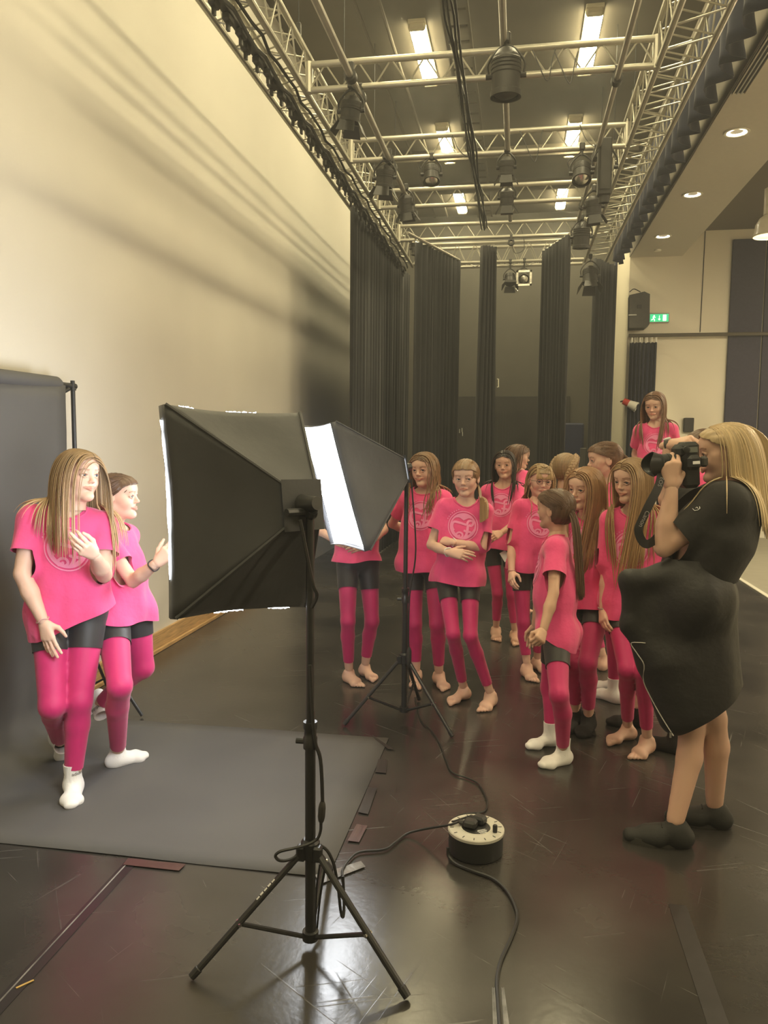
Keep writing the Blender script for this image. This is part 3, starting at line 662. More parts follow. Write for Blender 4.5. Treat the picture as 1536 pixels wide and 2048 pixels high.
MB().path(catmull([(-2.505, 3.9, 1.86), (-2.50, 3.95, 1.865), (-2.495, 4.0, 1.885)], 4), .012, 8).obj('spring_clamp', m_stand, bd)
for fx, fy in ((-2.11, 4.03), (-2.6, 4.5), (-2.62, 3.7)):
    MB().tube((pl[0], pl[1], .55), (fx, fy, .012), .010, n=8).obj('leg', m_stand, bd)
    MB().tube((pl[0], pl[1], .13), (pl[0]+(fx-pl[0])*.55, pl[1]+(fy-pl[1])*.55, .25), .007, n=6).obj('brace', m_stand, bd)
pl2 = (-2.5, 2.42)
MB().tube((*pl2, .1), (*pl2, 1.9), .0135, n=12).obj('far_pole', m_stand, bd)
for fx, fy in ((-2.2, 2.15), (-2.6, 2.1), (-2.6, 2.55)): MB().tube((pl2[0], pl2[1], .5), (fx, fy, .012), .010, n=8).obj('leg', m_stand, bd)
# ---- tapes on the floor
m_tape = mat('black gaffer tape', (.022, .019, .019), .45, noise=.2, nscale=20); m_tape_clear = mat('shiny clear tape', (.20, .20, .21), .18, noise=.3, nscale=30, spec=.8); m_tape_brown = mat('maroon tape', (.07, .035, .033), .35, noise=.2, nscale=25)
def tape(quad, label, m=m_tape, z=.0068):
    P = [on_z(u, v, z) for u, v in quad]
    g = MB(); nn = 10
    vs = []
    for i in range(nn+1):
        q = i/nn; vs += [P[0]+(P[1]-P[0])*q+np.array([0, 0, .0008*math.sin(9*q)]), P[3]+(P[2]-P[3])*q]
    g.add(vs, [(2*i, 2*i+2, 2*i+3, 2*i+1) for i in range(nn)]); o = g.obj('floor_tape', m, smooth=False)
    sm = o.modifiers.new('t', 'SOLIDIFY'); sm.thickness = .0008
    tag(o, label, 'tape', 'floor tapes')
tape([(744, 1470), (790, 1500), (776, 1498), (750, 1478)][:4], 'slanting strip of black tape at the far corner of the paper backdrop')
tape([(757, 1518), (775, 1520), (772, 1546), (750, 1544)], 'short square of black tape on the paper edge next after the slanting corner strip')
tape([(736, 1574), (754, 1576), (736, 1628), (716, 1624)], 'long strip of black tape on the paper edge between two shorter squares')
tape([(713, 1648), (735, 1651), (718, 1684), (695, 1681)], 'maroon square of tape on the paper edge beside the near tripod', m_tape_brown)
tape([(630, 1750), (722, 1722), (731, 1733), (640, 1768)], 'shiny strip of tape under the tripod at the near corner of the paper', m_tape_clear)
tape([(256, 1716), (372, 1728), (358, 1741), (246, 1729)], 'wide maroon tape holding the near edge of the paper backdrop', m_tape_brown)
tape([(984, 1975), (990, 1975), (996, 2060), (986, 2060)], 'clear tape strip holding down the extension lead, first side', m_tape_clear, .004)
tape([(1002, 1975), (1008, 1975), (1020, 2060), (1008, 2060)], 'clear tape strip holding down the extension lead, other side', m_tape_clear, .004)
o = MB().box((-1.42, .6, .0015), (.05, 4.0, .002)).obj('seam_tape', mat('dark seam tape', (.028, .025, .026), .25), smooth=False); tag(o, 'long glossy tape over the floor seam leading to the paper backdrop', 'tape')
o = MB().box((-1.43, .6, .0030), (.005, 4.0, .0014)).obj('seam_line', mat('worn pale seam', (.20, .19, .18), .4, noise=.6, nscale=6), smooth=False); tag(o, 'pale worn line along the floor seam tape', 'seam')
o = MB().box((.588, 1.4, .0012), (.06, 2.6, .0016)).obj('seam_tape', m_tape); tag(o, 'dark tape over the floor seam near the photographer', 'tape')
# ---- extension reel
rc = on_z(951, 1702); rl = thing('extension_reel', 'round black cable reel with pale dial top and two plugs', 'extension reel', (rc[0], rc[1], 0))
m_dial = mat('pale grey plastic', (.50, .48, .42), .45, noise=.06); m_rdark = mat('black plastic', (.022, .022, .021), .45)
x, y = rc[0], rc[1]
MB().lathe((x, y, 0), (0, 0, 1), [(0, 0), (0, .100), (.006, .106), (.085, .108), (.088, .104), (.088, 0)], 40).obj('drum', m_rdark, rl)
MB().lathe((x, y, .086), (0, 0, 1), [(0, .104), (0, .111), (.010, .111), (.013, .107), (.0125, .062), (.014, .060), (.014, .057), (.0115, .056)], 48).obj('dial_ring', m_dial, rl)
MB().lathe((x, y, .086), (0, 0, 1), [(.010, .057), (.011, .05), (.011, 0)], 32).obj('socket_disc', m_rdark, rl)
for k in range(14):
    a_ = k*2*math.pi/14+.2; MB().box((x+.095*math.cos(a_), y+.095*math.sin(a_), .0995), (.014, .0035, .001), [[math.cos(a_), -math.sin(a_), 0], [math.sin(a_), math.cos(a_), 0], [0, 0, 1]]).obj('tick_mark', m_rdark, rl)
MB().lathe((x+.075, y-.025, .098), (0, 0, 1), [(0, .009), (.026, .0095), (.030, .007), (.030, 0)], 14).obj('winding_knob', m_rdark, rl)
for i in range(4): MB().box((x+.022+.003*i, y-.016-.007*i, .0978), (.04-.006*abs(i-1), .0025, .001), [[.88, -.47, 0], [.47, .88, 0], [0, 0, 1]]).obj('printed_line', m_print, rl)
def plug(c, ang, label):
    ca, sa = math.cos(ang), math.sin(ang); Rm = np.array([[ca, -sa, 0], [sa, ca, 0], [0, 0, 1]])
    t = MB(); t.box(c, (.052, .044, .032), Rm, bev=.008); t.box(np.array(c)+Rm@np.array([-.034, 0, -.004]), (.03, .02, .018), Rm, bev=.006)
    return tag(t.obj('mains_plug', m_rdark), label, 'plug'), np.array(c)+Rm@np.array([-.048, 0, -.004])
_, pa = plug((x-.022, y-.004, .1145), .0-.25, 'black mains plug in the reel whose lead runs to the near tripod')
_, pb = plug((x+.012, y+.036, .1145), -.5, 'black mains plug at the back of the reel, lead to the glowing softbox')
def lead(pts, r, label, start=None):
    P = ([start] if start is not None else [])+[on_z(u, v, z) for u, v, z in pts]
    tag(MB().path(catmull(P, 6), r, 6).obj('power_lead', m_cable), label, 'cable')
lead([(898, 1650, .10), (850, 1658, .04), (815, 1667, .012), (790, 1685, .010), (768, 1699, .010), (720, 1704, .010), (700, 1718, .010), (686, 1738, .010), (684, 1752, .012)], .0048, 'thin black lead curving from the reel to the near tripod', pa)
lead([(905, 1643, .10), (914, 1633, .05), (935, 1627, .02), (965, 1624, .008), (974, 1612, .008), (972, 1595, .008), (957, 1568, .008), (935, 1556, .008), (905, 1545, .008), (892, 1520, .008), (880, 1488, .008), (862, 1460, .008), (842, 1440, .008), (830, 1395, .01)], .0042, 'thin black lead winding from the reel to the stand of the glowing softbox', pb)
lead([(896, 1695, .05), (897, 1712, .02), (912, 1728, .008), (945, 1742, .008), (985, 1757, .008), (1012, 1780, .008), (1030, 1812, .008), (1034, 1840, .008), (1020, 1880, .008), (1002, 1920, .008), (994, 1960, .008), (996, 2000, .008), (1000, 2060, .008)], .0062, 'thick black extension lead snaking away from the reel across the floor')
tag(MB().box(on_z(50, 1968, .004), (.006, .05, .002), [[.8, .6, 0], [-.6, .8, 0], [0, 0, 1]]).obj('floor_chip', mat('yellow chip', (.5, .33, .1), .5)), 'small yellow chip on the floor seam tape', 'chip')
# ---------------------------------------------------------------- implicit bodies
f32 = np.float32
def smin(a, b, k):
    h = np.clip(.5+.5*(b-a)/k, 0, 1); return b*(1-h)+a*h-k*h*(1-h)
class SD:
    """smooth union of tapered capsules and ellipsoids"""
    def __init__(s): s.p = []
    def cone(s, a, b, ra, rb=None, k=.02, ax=None, sc=1.0, sub=False):
        a = np.asarray(a, f32); b = np.asarray(b, f32); rb = ra if rb is None else rb
        m = max(ra, rb)/min(sc, 1); s.p.append(('c', a, b, f32(ra), f32(rb), k, None if ax is None else np.asarray(nrm(ax), f32), f32(sc), sub, (a+b)/2, float(np.linalg.norm(b-a)/2+m))); return s
    def ell(s, c, r, R=None, k=.02, sub=False):
        c = np.asarray(c, f32); s.p.append(('e', c, np.asarray(r, f32), None if R is None else np.asarray(R, f32), 0, k, None, 1, sub, c, float(max(r)))); return s
    def one(s, q, P):
        if q[0] == 'c':
            _, a, b, ra, rb, k, ax, sc, sub, _, _ = q
            ba = b-a; pa = P-a; l2 = float(ba@ba)+1e-12
            t = np.clip((pa@ba)/l2, 0, 1); v = pa-t[:, None]*ba
            if ax is not None: v = v+((v@ax)*(sc-1))[:, None]*ax
            return np.sqrt((v*v).sum(1))-(ra+(rb-ra)*t)
        _, c, r, R = q[:4]
        v = P-c
        if R is not None: v = v@R
        w = v/r; k0 = np.sqrt((w*w).sum(1))+1e-9; w = w/r; k1 = np.sqrt((w*w).sum(1))+1e-9
        return k0*(k0-1)/k1
    def __call__(s, P, prims=None):
        d = None
        for q in (s.p if prims is None else prims):
            e = s.one(q, P)
            if d is None: d = e if not q[8] else np.full(len(P), 9, f32)
            elif q[8]: d = -smin(-d, e, q[5])
            else: d = smin(d, e, q[5])
        return d
    def near(s, lo, hi, pad):
        return [q for q in s.p if np.all(q[9]+q[10]+pad+q[5] > lo) and np.all(q[9]-q[10]-pad-q[5] < hi)]
    def bounds(s, pad=.02):
        P = [q for q in s.p if not q[8]]
        return np.min([q[9]-q[10] for q in P], 0)-pad, np.max([q[9]+q[10] for q in P], 0)+pad
class Multi:
    """groups of primitives joined with their own small blend radius"""
    def __init__(s, *g): s.g = list(g)
    def __call__(s, P):
        d = None
        for sd, k in s.g:
            e = sd(P); d = e if d is None else smin(d, e, k)
        return d
    def bounds(s, pad=.02):
        b = [sd.bounds(pad) for sd, _ in s.g]; return np.min([x[0] for x in b], 0), np.max([x[1] for x in b], 0)
def nets(fn, lo, hi, h, B=4, band=1.9):
    """naive surface nets over a sparse grid -> verts, quads"""
    lo = np.asarray(lo, float); hi = np.asarray(hi, float); nb = np.maximum(np.ceil((hi-lo)/(h*B)).astype(int), 1)
    g = [lo[i]+(np.arange(nb[i])+.5)*h*B for i in range(3)]
    Pc = np.stack(np.meshgrid(*g, indexing='ij'), -1).reshape(-1, 3).astype(f32)
    dc = fn(Pc); n = nb*B
    act = np.abs(dc) < h*B*band
    D = np.repeat(np.repeat(np.repeat(dc.reshape(nb), B, 0), B, 1), B, 2).astype(f32)
    idx = np.argwhere(act.reshape(nb))
    off = np.stack(np.meshgrid(*[np.arange(B)]*3, indexing='ij'), -1).reshape(-1, 3)
    ii = (idx[:, None, :]*B+off[None]).reshape(-1, 3)
    Pp = (lo+(ii+.5)*h).astype(f32)
    D[ii[:, 0], ii[:, 1], ii[:, 2]] = fn(Pp)
    S = D < 0
    c = [S[i:n[0]-1+i, j:n[1]-1+j, k:n[2]-1+k] for i in (0, 1) for j in (0, 1) for k in (0, 1)]
    cnt = sum(x.astype(np.int8) for x in c); cell = np.argwhere((cnt > 0) & (cnt < 8))
    if len(cell) == 0: return np.zeros((0, 3)), np.zeros((0, 4), int)
    vid = -np.ones(tuple(n-1), int); vid[cell[:, 0], cell[:, 1], cell[:, 2]] = np.arange(len(cell))
    acc = np.zeros((len(cell), 3)); num = np.zeros(len(cell))
    cor = [(i, j, k) for i in (0, 1) for j in (0, 1) for k in (0, 1)]
    val = np.stack([D[cell[:, 0]+i, cell[:, 1]+j, cell[:, 2]+k] for i, j, k in cor], 1)
    for a in range(8):
        for b in range(a+1, 8):
            if sum(abs(np.array(cor[a])-cor[b])) != 1: continue
            m = (val[:, a] < 0) != (val[:, b] < 0); t = np.zeros(len(cell)); t[m] = val[m, a]/(val[m, a]-val[m, b])
            p = np.array(cor[a])+(np.array(cor[b])-cor[a])*t[:, None]; acc[m] += p[m]; num[m] += 1
    V = lo+(cell+acc/num[:, None]+.5)*h
    Q = []
    for ax in range(3):
        o = [i for i in range(3) if i != ax]
        sl0 = [slice(1, -1)]*3; sl1 = [slice(1, -1)]*3; sl0[ax] = slice(0, -1); sl1[ax] = slice(1, None)
        A = S[tuple(sl0)]; Bb = S[tuple(sl1)]; e = np.argwhere(A != Bb)
        if not len(e): continue
        flip = A[e[:, 0], e[:, 1], e[:, 2]]
        e = e.copy(); e[:, o[0]] += 1; e[:, o[1]] += 1
        q = []
        for da, db in ((0, 0), (1, 0), (1, 1), (0, 1)):
            z = e.copy(); z[:, o[0]] -= da; z[:, o[1]] -= db; q.append(vid[z[:, 0], z[:, 1], z[:, 2]])
        q = np.stack(q, 1); q[~flip] = q[~flip][:, ::-1]
        if ax == 1: q = q[:, ::-1]
        Q.append(q)
    Q = np.concatenate(Q); Q = Q[(Q >= 0).all(1)]
    return V, Q
def relax(V, Q, it=1, lam=.5):
    for _ in range(it):
        acc = np.zeros_like(V); n = np.zeros(len(V))
        for a, b in ((0, 1), (1, 2), (2, 3), (3, 0)):
            np.add.at(acc, Q[:, a], V[Q[:, b]]); np.add.at(n, Q[:, a], 1); np.add.at(acc, Q[:, b], V[Q[:, a]]); np.add.at(n, Q[:, b], 1)
        V = V+lam*(acc/np.maximum(n, 1)[:, None]-V)
    return V
def clip(V, F, fld):
    """keep the side fld > 0 of a mesh (F: list of polygons as arrays), cut cleanly"""
    V = np.asarray(V); fld = np.asarray(fld); F = np.asarray(F)
    s = fld[F] > 0; full = s.all(1); part = s.any(1) & ~full
    out = [tuple(f) for f in F[full]]; nv = [tuple(v) for v in V]; cache = {}
    def cut(a, b):
        key = (a, b) if a < b else (b, a)
        if key not in cache:
            t = fld[a]/(fld[a]-fld[b]); cache[key] = len(nv); nv.append(tuple(V[a]+(V[b]-V[a])*t))
        return cache[key]
    for f in F[part]:
        p = []; n = len(f)
        for i in range(n):
            a, b = f[i], f[(i+1) % n]
            if fld[a] > 0: p.append(int(a))
            if (fld[a] > 0) != (fld[b] > 0): p.append(cut(int(a), int(b)))
        if len(p) >= 3: out.append(tuple(p))
    used = sorted({i for f in out for i in f}); mp = {u: k for k, u in enumerate(used)}
    return np.array([nv[i] for i in used]), [tuple(mp[i] for i in f) for f in out]
def tri(F):
    out = []
    for f in F:
        for i in range(1, len(f)-1): out.append((f[0], f[i], f[i+1]))
    return out
def np_mesh(name, V, F, mats, attr=None, mi=None, smooth=True):
    me = bpy.data.meshes.new(name); me.from_pydata([tuple(map(float, v)) for v in V], [], [tuple(map(int, f)) for f in F])
    for m in (mats if isinstance(mats, (list, tuple)) else [mats]): me.materials.append(m)
    if attr is not None:
        a = me.color_attributes.new('Col', 'FLOAT_COLOR', 'POINT')
        c = np.ones((len(V), 4), f32); c[:, :3] = attr; a.data.foreach_set('color', c.ravel())
    if mi is not None: me.polygons.foreach_set('material_index', list(map(int, mi)))
    if smooth: me.shade_smooth()
    me.update(); return me
def attr_mat(name, col, rough, sss=0.0, sheen=0.0, spec=.4, bump=0.0, bscale=300, aniso=None):
    m = mat(name, col, rough, spec=spec, sss=sss, sheen=sheen, bump=bump, bscale=bscale)
    nt = m.node_tree; b = nt.nodes['Principled BSDF']; a = nt.nodes.new('ShaderNodeVertexColor'); a.layer_name = 'Col'
    x = nt.nodes.new('ShaderNodeMix'); x.data_type = 'RGBA'; x.blend_type = 'MULTIPLY'; x.inputs[0].default_value = 1; x.inputs[6].default_value = (*col, 1)
    nt.links.new(a.outputs[0], x.inputs[7]); nt.links.new(x.outputs[2], b.inputs['Base Color'])
    return m

# ---- prototypes in local frames
HEADS = {}
def head_proto(smile=0.0, adult=False, h=.0032):
    """x forward, y left, z up, eyes at z=0; height .21"""
    key = (smile, adult)
    if key in HEADS: return HEADS[key]
    s = SD()
    s.ell((-.014, 0, .030), (.094, .0735, .077)).ell((.014, 0, -.028), (.066, .057, .074), k=.03)
    for q in (-1, 1):
        s.cone((-.012, q*.044, -.05), (.052, q*.010, -.091), .020, .015, k=.022)
        s.ell((.044, q*.034, -.028-.002*smile), (.027, .023, .024+.002*smile), k=.02)
        s.ell((.030, q*.048, -.005), (.028, .017, .020), k=.015)
    s.ell((.064, 0, -.090), (.017, .019, .015), k=.018)
    s.cone((.070, -.028, .019), (.070, .028, .019), .012, k=.018)
    s.ell((.052, 0, .045), (.040, .055, .04), k=.03)
    for q in (-1, 1): s.ell((.088, q*.031, .001), (.016, .0165, .0105), k=.010, sub=True)
    s.cone((.079, 0, .010), (.0935, 0, -.023), .0058, .0076, k=.012).ell((.0955, 0, -.0275), (.0090, .0078, .0072), k=.008)
    for q in (-1, 1): s.ell((.0865, q*.0095, -.0310), (.0085, .0050, .0052), k=.006)
    c = .0065*smile; mw = 1+.16*max(smile, 0)
    for q in (-1, 1):   # lips
        s.cone((.0838, 0, -.0542), (.0735, q*mw*.0225, -.0560+c), .0050, .0026, k=.006)
        s.cone((.0830, 0, -.0630), (.0730, q*mw*.0215, -.0580+c), .0056, .0026, k=.006)
    for q in (-1, 1): s.cone((.0905, 0, -.0582), (.0775, q*mw*.0245, -.0570+c*1.2), .0017, .0014, k=.003, sub=True)
    for q in (-1, 1):   # lids and ears
        s.cone((.0815, q*.018, .0045), (.0835, q*.031, .0082), .0036, k=.004).cone((.0835, q*.031, .0082), (.0745, q*.044, .0030), .0036, k=.004)
        s.cone((.0805, q*.019, -.0055), (.0808, q*.031, -.0086), .0020, k=.007).cone((.0808, q*.031, -.0086), (.0745, q*.043, -.003), .0020, k=.007)
        s.ell((-.014, q*.0765, -.006), (.019, .0075, .030), [[.97, q*.22, 0], [-q*.22, .97, 0], [0, 0, 1]], k=.008)
        s.ell((-.006, q*.084, -.004), (.010, .006, .018), k=.005, sub=True)
    s.cone((-.022, 0, -.05), (-.034, 0, -.150), .047, .045, k=.03)
    V, Q = nets(s, (-.125, -.1, -.15), (.125, .1, .125), h)
    V = relax(V, Q, 1, .35)
    col = np.ones((len(V), 3)); x, y, z = V.T
    def gau(v): return np.exp(-v)
    zc = -.0575+c*np.minimum((np.abs(y)/.024)**2, 1.2)
    lip = np.clip(1.25-((y/(.0255*mw))**2+((z-zc)/.0072)**2), 0, 1)*(x > .068); lip = np.clip(lip*2, 0, 1)
    col = col*(1-lip[:, None])+lip[:, None]*np.array([.86, .60, .58])
    ay = np.abs(y)
    bz = .0205+.006*np.clip((ay-.016)/.03, 0, 1)*(1-np.clip((ay-.036)/.02, 0, 1)*1.4)
    br = np.clip(1.3-((z-bz)/.0034)**2, 0, 1)*((ay > .013) & (ay < .050) & (x > .05)); br *= .78
    col = col*(1-br[:, None])+br[:, None]*np.array([.42, .33, .28])
    ck = gau(((ay-.040)/.018)**2+((z+.032)/.018)**2)*(x > .02)*.34
    col = col*(1-ck[:, None])+ck[:, None]*np.array([.98, .72, .70])
    nt_ = gau(((z+.031)/.009)**2+(y/.013)**2)*(x > .085)*.25; col = col*(1-nt_[:, None])+nt_[:, None]*np.array([.98, .74, .72])
    ns = gau(((ay-.0065)/.0032)**2+((z+.0375)/.0028)**2)*(x > .082)*.8; col = col*(1-ns[:, None])+ns[:, None]*np.array([.4, .25, .22])
    ey = gau(((ay-.031)/.015)**2+((z-.002)/.008)**2)*(x > .06)*.28; col = col*(1-ey[:, None])+ey[:, None]*np.array([.80, .66, .62])
    ln = np.clip(1.2-((z-(.0062-.0055*((ay-.031)/.014)**2))/.0026)**2, 0, 1)*(np.abs(ay-.031) < .0145)*(x > .066)*.75
    col = col*(1-ln[:, None])+ln[:, None]*np.array([.30, .24, .22])
    mo = np.clip(1.1-((z-(-.0578+c*np.minimum((ay/.024)**2, 1.2)))/.0017)**2, 0, 1)*(ay < .0245*mw)*(x > .066)*.7
    col = col*(1-mo[:, None])+mo[:, None]*np.array([.5, .25, .25])
    HEADS[key] = (V, Q, col, s); return HEADS[key]
HANDS = {}
def hand_proto(pose):
    """x to the fingers, z back of the hand, y thumb side; length ~.17"""
    if pose in HANDS: return HANDS[pose]
    P = {'relax': ((22, 28, 18), (26, 32, 20), (30, 36, 22), (34, 40, 24), 0, (28, 18, 10)), 'flat': ((6, 8, 5), (6, 8, 5), (8, 9, 5), (10, 10, 6), 1.0, (14, 8, 6)),
         'fist': ((72, 88, 50), (76, 90, 50), (78, 90, 50), (80, 88, 50), 0, (40, 35, 30)), 'grip': ((42, 52, 34), (46, 54, 34), (50, 54, 34), (52, 54, 34), .25, (36, 20, 15)),
         'pinch': ((48, 30, 16), (24, 26, 18), (34, 34, 20), (44, 40, 22), .35, (42, 14, 10)), 'open': ((12, 14, 8), (10, 16, 10), (16, 20, 12), (22, 24, 14), .5, (6, 2, 0))}[pose]
    s = SD()
    mcp = [(.082, .027, .002), (.086, .009, .004), (.081, -.010, .002), (.073, -.026, -.002)]
    ln = [(.041, .025, .019), (.046, .028, .020), (.042, .026, .019), (.033, .020, .017)]
    s.cone((-.022, .0, 0), (.012, .0, 0), .0195, .0225, ax=(0, 0, 1), sc=1.15)
    for i, m in enumerate(mcp):
        s.cone((.010, .45*m[1], -.002), m, .0165, .0125, k=.012)
    s.ell((.036, .016, -.010), (.03, .016, .014), k=.012).ell((.034, -.016, -.009), (.03, .014, .013), k=.012)
    for i, m in enumerate(mcp):
        a = np.array(m, float); th = 0; sp = P[4]*(.13, .03, -.06, -.16)[i]
        for j in range(3):
            th += math.radians(P[i][j]); d = np.array([math.cos(th)*math.cos(sp), math.cos(th)*math.sin(sp), -math.sin(th)])
            r0 = (.0098, .0088, .0079, .0070)[j]*(.88 if i == 3 else 1); r1 = (.0088, .0079, .0068)[j]*(.88 if i == 3 else 1)
            b = a+d*ln[i][j]; s.cone(a, b, r0, r1, k=.0035); a = b
    ab, f1, f2 = [math.radians(v) for v in P[5]]
    a = np.array((.018, .022, -.008)); out = math.radians(52)-ab*.35
    d = nrm((math.cos(out), math.sin(out), -.35-.4*ab)); b = a+d*.042; s.cone(a, b, .0145, .0115, k=.012)
    d2 = nrm((math.cos(out-.35-f1), math.sin(out-.35-f1), -.30-.5*ab)); c = b+d2*.031; s.cone(b, c, .0108, .0092, k=.006)
    d3 = nrm((math.cos(out-.45-f1-f2), math.sin(out-.45-f1-f2), -.28-.5*ab)); e = c+d3*.024; s.cone(c, e, .0092, .0072, k=.004)
    lo, hi = s.bounds(.01)
    V, Q = nets(s, lo, hi, .0029); HANDS[pose] = (V, Q); return HANDS[pose]
FEET = {}
def foot_proto(kind):
    """origin at the ankle joint .075 above the sole; x to the toes, y big-toe side, z up; ~.23 long"""
    if kind in FEET: return FEET[kind]
    s = SD(); so = -.075
    s.ell((-.034, 0, so+.030), (.030, .027, .032), k=.02)
    s.cone((0, 0, .045), (-.006, 0, -.03), .0205, .030, k=.02)
    s.cone((-.012, 0, -.035), (-.022, 0, so+.035), .030, .028, k=.02)
    s.cone((.0, 0, -.03), (.09, .010, so+.028), .031, .019, k=.03, ax=(0, 1, 0), sc=.85)
    s.cone((-.01, -.010, so+.022), (.10, -.018, so+.016), .022, .016, k=.025)
    s.cone((.085, .022, so+.020), (.10, -.024, so+.016), .0195, .016, k=.025)
    if kind == 'bare':
        for i, (y, L, r) in enumerate(((.026, .050, .0135), (.007, .046, .0098), (-.008, .041, .0092), (-.022, .034, .0086), (-.034, .026, .0082))):
            x0 = .108-.010*i*.6; s.cone((x0-.01, y*.95, so+.017), (x0+L*.5, y, so+.014), r*.95, r*.9, k=.006); s.cone((x0+L*.5, y, so+.014), (x0+L*.85, y*1.02, so+.0105), r*.9, r*.92, k=.004)
        for q in (-1, 1): s.ell((-.002, q*.030, -.004), (.012, .008, .012), k=.012)
        top = .03
    else:
        s.cone((.10, .010, so+.020), (.138, .006, so+.017), .021, .0165, k=.025, ax=(0, 1, 0), sc=.62)
        s.cone((0, 0, -.01), (0, 0, .10), .0325, .0385, k=.015)
        top = .066 if kind == 'sock' else .030
    lo, hi = s.bounds(.012); lo[2] = so-.01; hi[2] = top+.012
    def fn(P): return np.maximum(s(P), so+.002-P[:, 2])
    V, Q = nets(fn, lo, hi, .0034 if kind == 'bare' else .004)
    if kind != 'bare':   # rib knit
        n = np.sin(np.arctan2(V[:, 1], V[:, 0])*42)*.0007*(V[:, 2] > -.02); V = V*1.0; V[:, 0] += n*V[:, 0]/.036; V[:, 1] += n*V[:, 1]/.036
    V, F = clip(V, Q, top-V[:, 2]); FEET[kind] = (V, F); return FEET[kind]
# ---------------------------------------------------------------- people
m_skin = attr_mat('fair skin', (.67, .44, .34), .48, sss=.12, spec=.35)
m_skin_tan = attr_mat('tanned skin', (.58, .36, .26), .5, sss=.1, spec=.35)
m_skin_adult = attr_mat('sun-warmed skin', (.60, .385, .285), .5, sss=.1, spec=.35)
m_shirt = mat('pink cotton jersey', (.76, .072, .235), .85, sheen=.25, noise=.05, nscale=9, bump=.55, bscale=17)
m_legging = mat('magenta tights', (.50, .014, .13), .62, sheen=.2, noise=.03, nscale=40)
m_shorts = mat('black lycra', (.018, .016, .018), .55, sheen=.1)
m_sockw = mat('white ribbed cotton', (.80, .78, .76), .9, sheen=.2, bump=.1, bscale=260)
m_sockb = mat('black cotton sock', (.022, .02, .02), .9)
m_emblem = mat('pale pink print', (.80, .25, .45), .8)
m_eyew = mat('eye white', (.60, .56, .54), .25); m_lash = mat('dark lash', (.03, .02, .015), .6)
def hair_mat(name, col, rough=.42):
    m = attr_mat(name, col, rough, spec=.5, sheen=.0); return m
def yawv(t):
    t = math.radians(t); return np.array([math.sin(t), -math.cos(t), 0.]), np.array([math.cos(t), math.sin(t), 0.])
def sphere_hit(u, v, c, L, sign):
    d = ray(u, v); o = CAM_C-c; b = d@o; q = b*b-(o@o-L*L)
    t = -b-sign*math.sqrt(max(q, 0)) if q > 0 else -b
    p = CAM_C+d*t
    if q <= 0: p = c+nrm(p-c)*L
    return p
def rotm(yaw, pitch=0, roll=0):
    """columns: forward, left, up for a head with yaw (0 = to viewer, + = to the right), pitch up, roll (deg)"""
    f, l = yawv(yaw); u = np.array([0, 0, 1.]); p = math.radians(pitch); r = math.radians(roll)
    f2 = f*math.cos(p)+u*math.sin(p); u2 = -f*math.sin(p)+u*math.cos(p)
    l2 = l*math.cos(r)+u2*math.sin(r); u3 = -l*math.sin(r)+u2*math.cos(r)
    return np.stack([f2, l2, u3], 1)
def emblem_parts():
    """2d pieces of the round chest print, radius 1: list of quad strips"""
    S = []
    def strip(A, B): S.append((A, B))
    th = np.linspace(0, 2*math.pi, 49)
    strip([(math.cos(t)*.94, math.sin(t)*.94) for t in th], [(math.cos(t), math.sin(t)) for t in th])
    def heart(t):
        a = math.atan2(math.sin(t), math.cos(t)); d = abs(math.degrees(a)-90); d = min(d, 360-d)       # angle from straight up
        pts = [(0, .38), (14, .46), (30, .64), (48, .76), (70, .78), (95, .74), (120, .66), (145, .66), (165, .70), (180, .74)]
        for (a0, r0), (a1, r1) in zip(pts, pts[1:]):
            if a0 <= d <= a1: return r0+(r1-r0)*(d-a0)/(a1-a0)
        return .7
    strip([(math.cos(t)*heart(t), math.sin(t)*heart(t)) for t in th], [(math.cos(t)*.865, math.sin(t)*.865) for t in th])
    def stroke(P, w):
        P = [np.array(p) for p in P]; C = [p for p in catmull([(*p, 0) for p in P], 5)]; A = []; B = []
        for i, c in enumerate(C):
            d = nrm(C[min(i+1, len(C)-1)]-C[max(i-1, 0)]); n = np.array([-d[1], d[0]]); ww = w*(1 if 0 < i < len(C)-1 else .6)
            A.append(tuple(c[:2]+n*ww)); B.append(tuple(c[:2]-n*ww))
        strip(A, B)
    stroke([(-.56, -.33), (-.66, -.22), (-.72, .0), (-.66, .2), (-.52, .25), (-.2, .2), (.25, .1)], .075)
    stroke([(.25, .08), (.29, .30), (.42, .40), (.60, .38), (.64, .22), (.52, .08), (.36, .12)], .075)
    stroke([(.32, .12), (.30, -.3), (.26, -.55), (.12, -.80)], .085)
    stroke([(.06, -.28), (.3, -.32), (.58, -.34)], .07)
    stroke([(-.36, -.80), (-.38, -.55), (-.22, -.42), (-.02, -.48), (.02, -.66), (-.12, -.76), (-.22, -.66), (-.14, -.60)], .06)
    stroke([(.22, -.72), (.5, -.55), (.68, -.30)], .07)
    for k in range(7):
        a = math.radians(112+k*8); S.append(([(1.10*math.cos(a), 1.10*math.sin(a)), (1.10*math.cos(a-.07), 1.10*math.sin(a-.07))], [(1.16*math.cos(a), 1.16*math.sin(a)), (1.16*math.cos(a-.05), 1.16*math.sin(a-.05))]))
    return S
EMB = emblem_parts()
def folds(seed, n=9):
    r = np.random.RandomState(seed); K = r.normal(size=(n, 3))*np.array([20, 20, 9]); ph = r.uniform(0, 6.28, n); am = r.uniform(.4, 1, n)
    def f(P):
        o = np.zeros(len(P), f32)
        for k, p, a in zip(K, ph, am): o += f32(a)*np.sin(P@k.astype(f32)+f32(p))
        return o/math.sqrt(n)
    return f
PEOPLE = []
